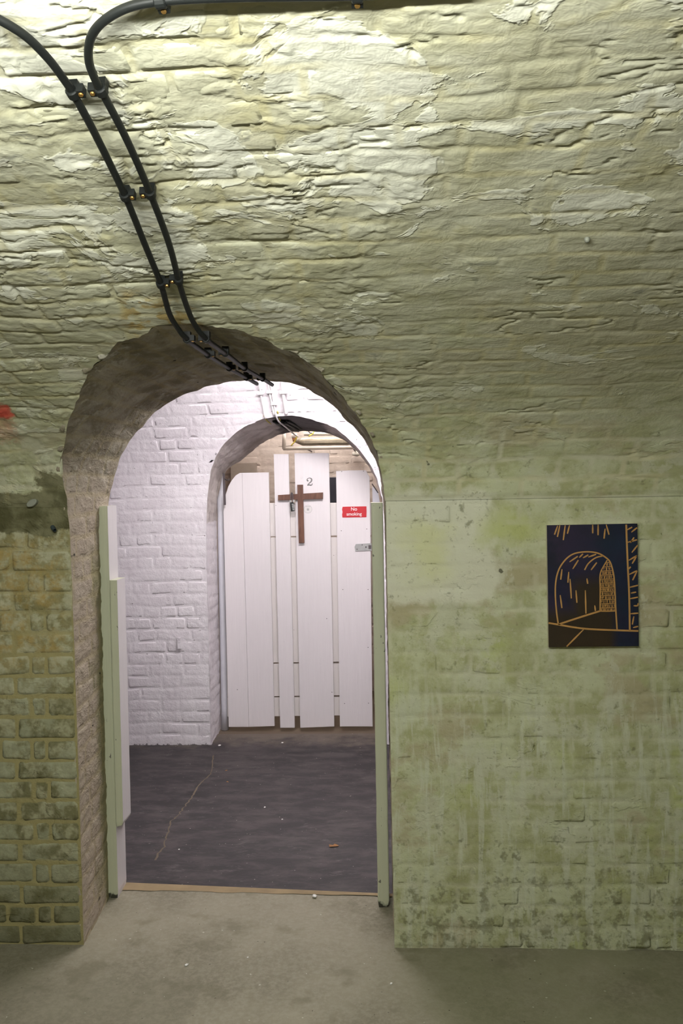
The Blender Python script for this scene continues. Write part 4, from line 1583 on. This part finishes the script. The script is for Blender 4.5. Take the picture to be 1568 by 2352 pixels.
# ================================================================== PAINTING
YP = -0.024
TL, TR, BR, BL = at(1255.5, 1206.5, YP), at(1463, 1202.5, YP), at(1466.5, 1484, YP), at(1259.7, 1486.5, YP)
pic = empty('canvas_painting', (float((BL[0] + BR[0]) / 2), YP, float(BL[2])), 'dark blue canvas with ochre line drawing of a tunnel arch on the green wall', 'painting')
quad = [(float(p[0]), float(p[2])) for p in (TL, TR, BR, BL)]
mb = MB().prism(quad, YP + 0.0005, -0.001)
part('stretcher', mb.me('stretcher'), M['canvas_edge'], pic)
M['canvas'] = canvas_paint('night_blue_paint', quad[0][0], quad[1][0], quad[3][1], quad[0][1])
mb = MB().prism([(p[0], p[1]) for p in quad], YP - 0.0008, YP + 0.0005)
part('canvas', mb.me('canvas'), M['canvas'], pic)


def cv(x, y):
    v = (y - 268 + (x - 305) * 0.0185) / 1134.0
    u = (x - 305 - (y - 268) * 0.0145) / 838.0
    p = (1 - v) * ((1 - u) * TL + u * TR) + v * ((1 - u) * BL + u * BR)
    return (float(p[0]), float(p[2]))


CK = 0.24745 * 3.13 / FPX
lines = []                                   # (points in crop pixels, width)
for s_ in ('405,272,375,355 425,268,402,376 475,268,457,405 515,268,495,346 730,264,730,342 780,262,780,360 845,300,835,392 855,262,881,355 '
           '1050,310,1095,285 1088,332,1140,290 1055,425,1140,402 1080,430,1112,380 1092,520,1146,452 1065,592,1140,547 1140,547,1096,622 1065,672,1082,650 '
           '1070,722,1140,687 1143,687,1100,775 1070,842,1150,822 1085,895,1133,885 1075,947,1150,932 1110,1012,1148,1012 1148,1012,1153,988 1080,1086,1153,1080 '
           '1112,1110,1098,1186 1105,1215,1152,1202 650,1230,488,1394 515,607,592,555 605,567,640,532 640,570,690,542 545,672,597,590 690,562,762,536 715,682,768,612 '
           '445,675,433,772 508,700,500,800 520,765,532,946 575,870,584,986 677,760,684,810 662,870,668,1086 750,1010,756,1062 428,915,444,1036').split():
    a = list(map(float, s_.split(',')))
    lines.append(([(a[0], a[1]), (a[2], a[3])], 15))
curves = [
    ([(410, 1185), (395, 1080), (385, 960), (383, 850), (392, 760), (415, 680), (450, 620), (500, 565), (560, 530), (640, 515), (720, 515), (790, 530), (850, 565), (890, 605), (915, 680), (930, 770), (938, 900), (945, 1050), (957, 1235)], 13),
    ([(865, 590), (830, 650), (805, 700), (797, 760), (800, 870), (798, 1060)], 11),
    ([(320, 1175), (410, 1190), (560, 1215), (700, 1230), (957, 1240), (1154, 1245)], 16),
    ([(412, 1188), (600, 1125), (798, 1062)], 16), ([(798, 1062), (860, 1063), (938, 1060)], 12),
    ([(1040, 262), (1045, 400), (1055, 640), (1068, 900), (1075, 1240)], 16),
    ([(655, 682), (690, 622), (755, 570), (825, 550)], 12)]
for pts, w in curves:
    lines.append(([(p[0], p[2]) for p in catmull([(a, 0, b) for a, b in pts], 5)], w))
rr = random.Random(4)
xin = lambda y: np.interp(y, [590, 650, 700, 760, 870, 1060], [865, 830, 805, 797, 800, 798])
xou = lambda y: np.interp(y, [590, 680, 770, 900, 1060], [885, 915, 930, 938, 945])
y = 612.0
while y < 1050:
    a, b = xin(y), xou(y)
    lines.append(([(a + 3, y + 2), (b - 3, y - 2)], 7))
    x = a + 8
    h_ = 34
    while x < b - 6:
        lines.append(([(x, y + 4), (x + rr.uniform(-7, 7), min(y + h_ + rr.uniform(-6, 4), 1058))], rr.uniform(5, 8)))
        x += rr.uniform(9, 15)
    y += h_ + 4
mb = MB()
for pts, w in lines:
    wv = np.full(len(pts), w * CK)
    if len(pts) == 2:
        pts = [pts[0], ((pts[0][0] + pts[1][0]) / 2, (pts[0][1] + pts[1][1]) / 2), pts[1]]
        wv = np.array([0.55, 0.95, 0.75]) * w * CK
    mb.add(*stroke([cv(*p) for p in pts], wv, YP - 0.0008, 0.0006))
part('painted_lines', mb.me('painted_lines'), M['gold'], pic)['label'] = 'ochre painted lines of the tunnel drawing'

# ================================================================== SMALL THINGS ON THE FRONT WALL
P = on_vault(78, 1155)
pts = [(P[0] + 0.021 * math.cos(a) * 0.87 - 0.012 * math.sin(a) * 0.5, P[2] + 0.021 * math.cos(a) * 0.5 + 0.012 * math.sin(a) * 0.87) for a in np.linspace(0, 2 * math.pi, 20, endpoint=False)]
tag(link('oval_tag', MB().prism(pts, P[1] - 0.024, P[1] + 0.002, 0.002).me('oval_tag'), M['disc']), 'small grey oval tag fixed in the dark cement patch', 'tag')
P = at(126, 1214, -0.006)
e = MB().tube([P + np.array([-0.009, 0, 0.006]), P + np.array([0.002, -0.014, -0.002]), P + np.array([0.008, -0.022, -0.006])], [0.008, 0.008, 0.006], 10, False)
tag(link('wall_plug', e.me('wall_plug', True), M['plug']), 'dark plastic wall plug sticking out beside the cement patch', 'wall plug')
P = on_vault(1347, 541, 0.0)
N = v_normal(P)
tag(link('wall_nail', MB().tube([P - N * 0.005, P + N * 0.012, P + N * 0.018], [0.006, 0.007, 0.004], 8).me('wall_nail', True), M['disc']), 'pale nail head sticking out of the vault at the right', 'nail')

# ================================================================== THINGS ON THE FLOOR
def leaf(label, px, py, sz, rot, z):
    P = atz(px, py, z)
    shp = [(-1, -.3), (-.5, -.45), (.1, -.35), (.6, -.55), (1, .1), (.55, .3), (.2, .5), (-.3, .35), (-.9, .5)]
    c, s = math.cos(rot), math.sin(rot)
    V = [(0, 0, sz * 0.22)] + [(sz * (x * c - y_ * s), sz * (x * s + y_ * c), 0.0005 + sz * (0.3 * abs(math.sin(3 * x + 2 * y_)))) for x, y_ in shp]
    V += [(v[0], v[1], v[2] - 0.0008) for v in V]
    n_ = len(shp)
    F = [(0, 1 + i, 1 + (i + 1) % n_) for i in range(n_)] + [(n_ + 1, n_ + 2 + (i + 1) % n_, n_ + 2 + i) for i in range(n_)]
    F += [(1 + i, n_ + 2 + i, n_ + 2 + (i + 1) % n_, 1 + (i + 1) % n_) for i in range(n_)]
    o_ = link('dry_leaf', mesh('dry_leaf', V, F), M['leaf'], None, P)
    return tag(o_, label, 'leaf', 'dry leaves on the passage floor')


zf = FZ + 0.0065
leaf('largest dry brown leaf, near the right post on the black floor', 767, 1944, 0.024, 0.3, zf)
leaf('tiny brown leaf fragment farther back beside the floor crack', 520, 1770, 0.010, 1.0, zf)
leaf('tiny brown leaf fragment just in front of the other by the floor crack', 522, 1796, 0.011, 2.2, zf)


def chip(px, py, sz, z, label):
    P = atz(px, py, z)
    n_ = 7
    V = []
    for hgt, kk in ((0, 1.0), (sz * 0.35, 0.75)):
        for i in range(n_):
            a = 2 * math.pi * i / n_
            r_ = sz * kk * rr.uniform(0.6, 1.1)
            V.append((r_ * math.cos(a), 1.3 * r_ * math.sin(a), hgt * rr.uniform(0.7, 1.2)))
    F = [tuple(range(n_, 2 * n_))] + [(i, (i + 1) % n_, n_ + (i + 1) % n_, n_ + i) for i in range(n_)]
    tag(link('paint_flake', mesh('paint_flake', V, F), M['chip'], None, P), label, 'flake', 'fallen white paint flakes')


chip(722, 2058, 0.011, FZ + 0.007, 'white flake lying on the threshold strip')
chip(428, 2217, 0.009, FZ + 0.001, 'white flake on the concrete left of centre')
chip(898, 2259, 0.006, FZ + 0.001, 'white flake on the concrete below the right pier corner')
chip(569, 2199, 0.004, FZ + 0.001, 'tiny white flake on the concrete in the middle of the opening')
chip(648, 1706, 0.010, zf, 'white flake on the black floor below the narrow plank')
chip(504, 1712, 0.012, zf, 'white flake by the corner of the white pier')
chip(608, 1854, 0.006, zf, 'small white flake in the middle of the black floor')
chip(648, 1882, 0.005, zf, 'small white flake nearer in the middle of the black floor')
chip(411, 1951, 0.005, zf, 'small white flake left on the black floor near the crack foot')

# crack in the black floor, filled with pale grit
cp = [(490, 1735), (487, 1760), (485, 1775), (470, 1790), (455, 1806), (446, 1822), (432, 1842), (420, 1858), (406, 1876), (392, 1886), (388, 1905), (384, 1920), (376, 1935), (377, 1945), (364, 1960), (356, 1976)]
V, F = [], []
pts = [atz(p[0] + rr.uniform(-2, 2), p[1], FZ + 0.0068) for p in densify(np.array(cp, float), 4.0)]
for i, p in enumerate(pts):
    w = 0.0022 + 0.003 * rr.random()
    V += [(p[0] - w, p[1], p[2]), (p[0] + w, p[1] + 0.002, p[2])]
    if i:
        F.append((2 * i - 2, 2 * i - 1, 2 * i + 1, 2 * i))
o = bpy.data.objects['floor_passage']
part('floor_crack', mesh('floor_crack', V, F), M['crack'], o)['label'] = 'pale grit filled crack'
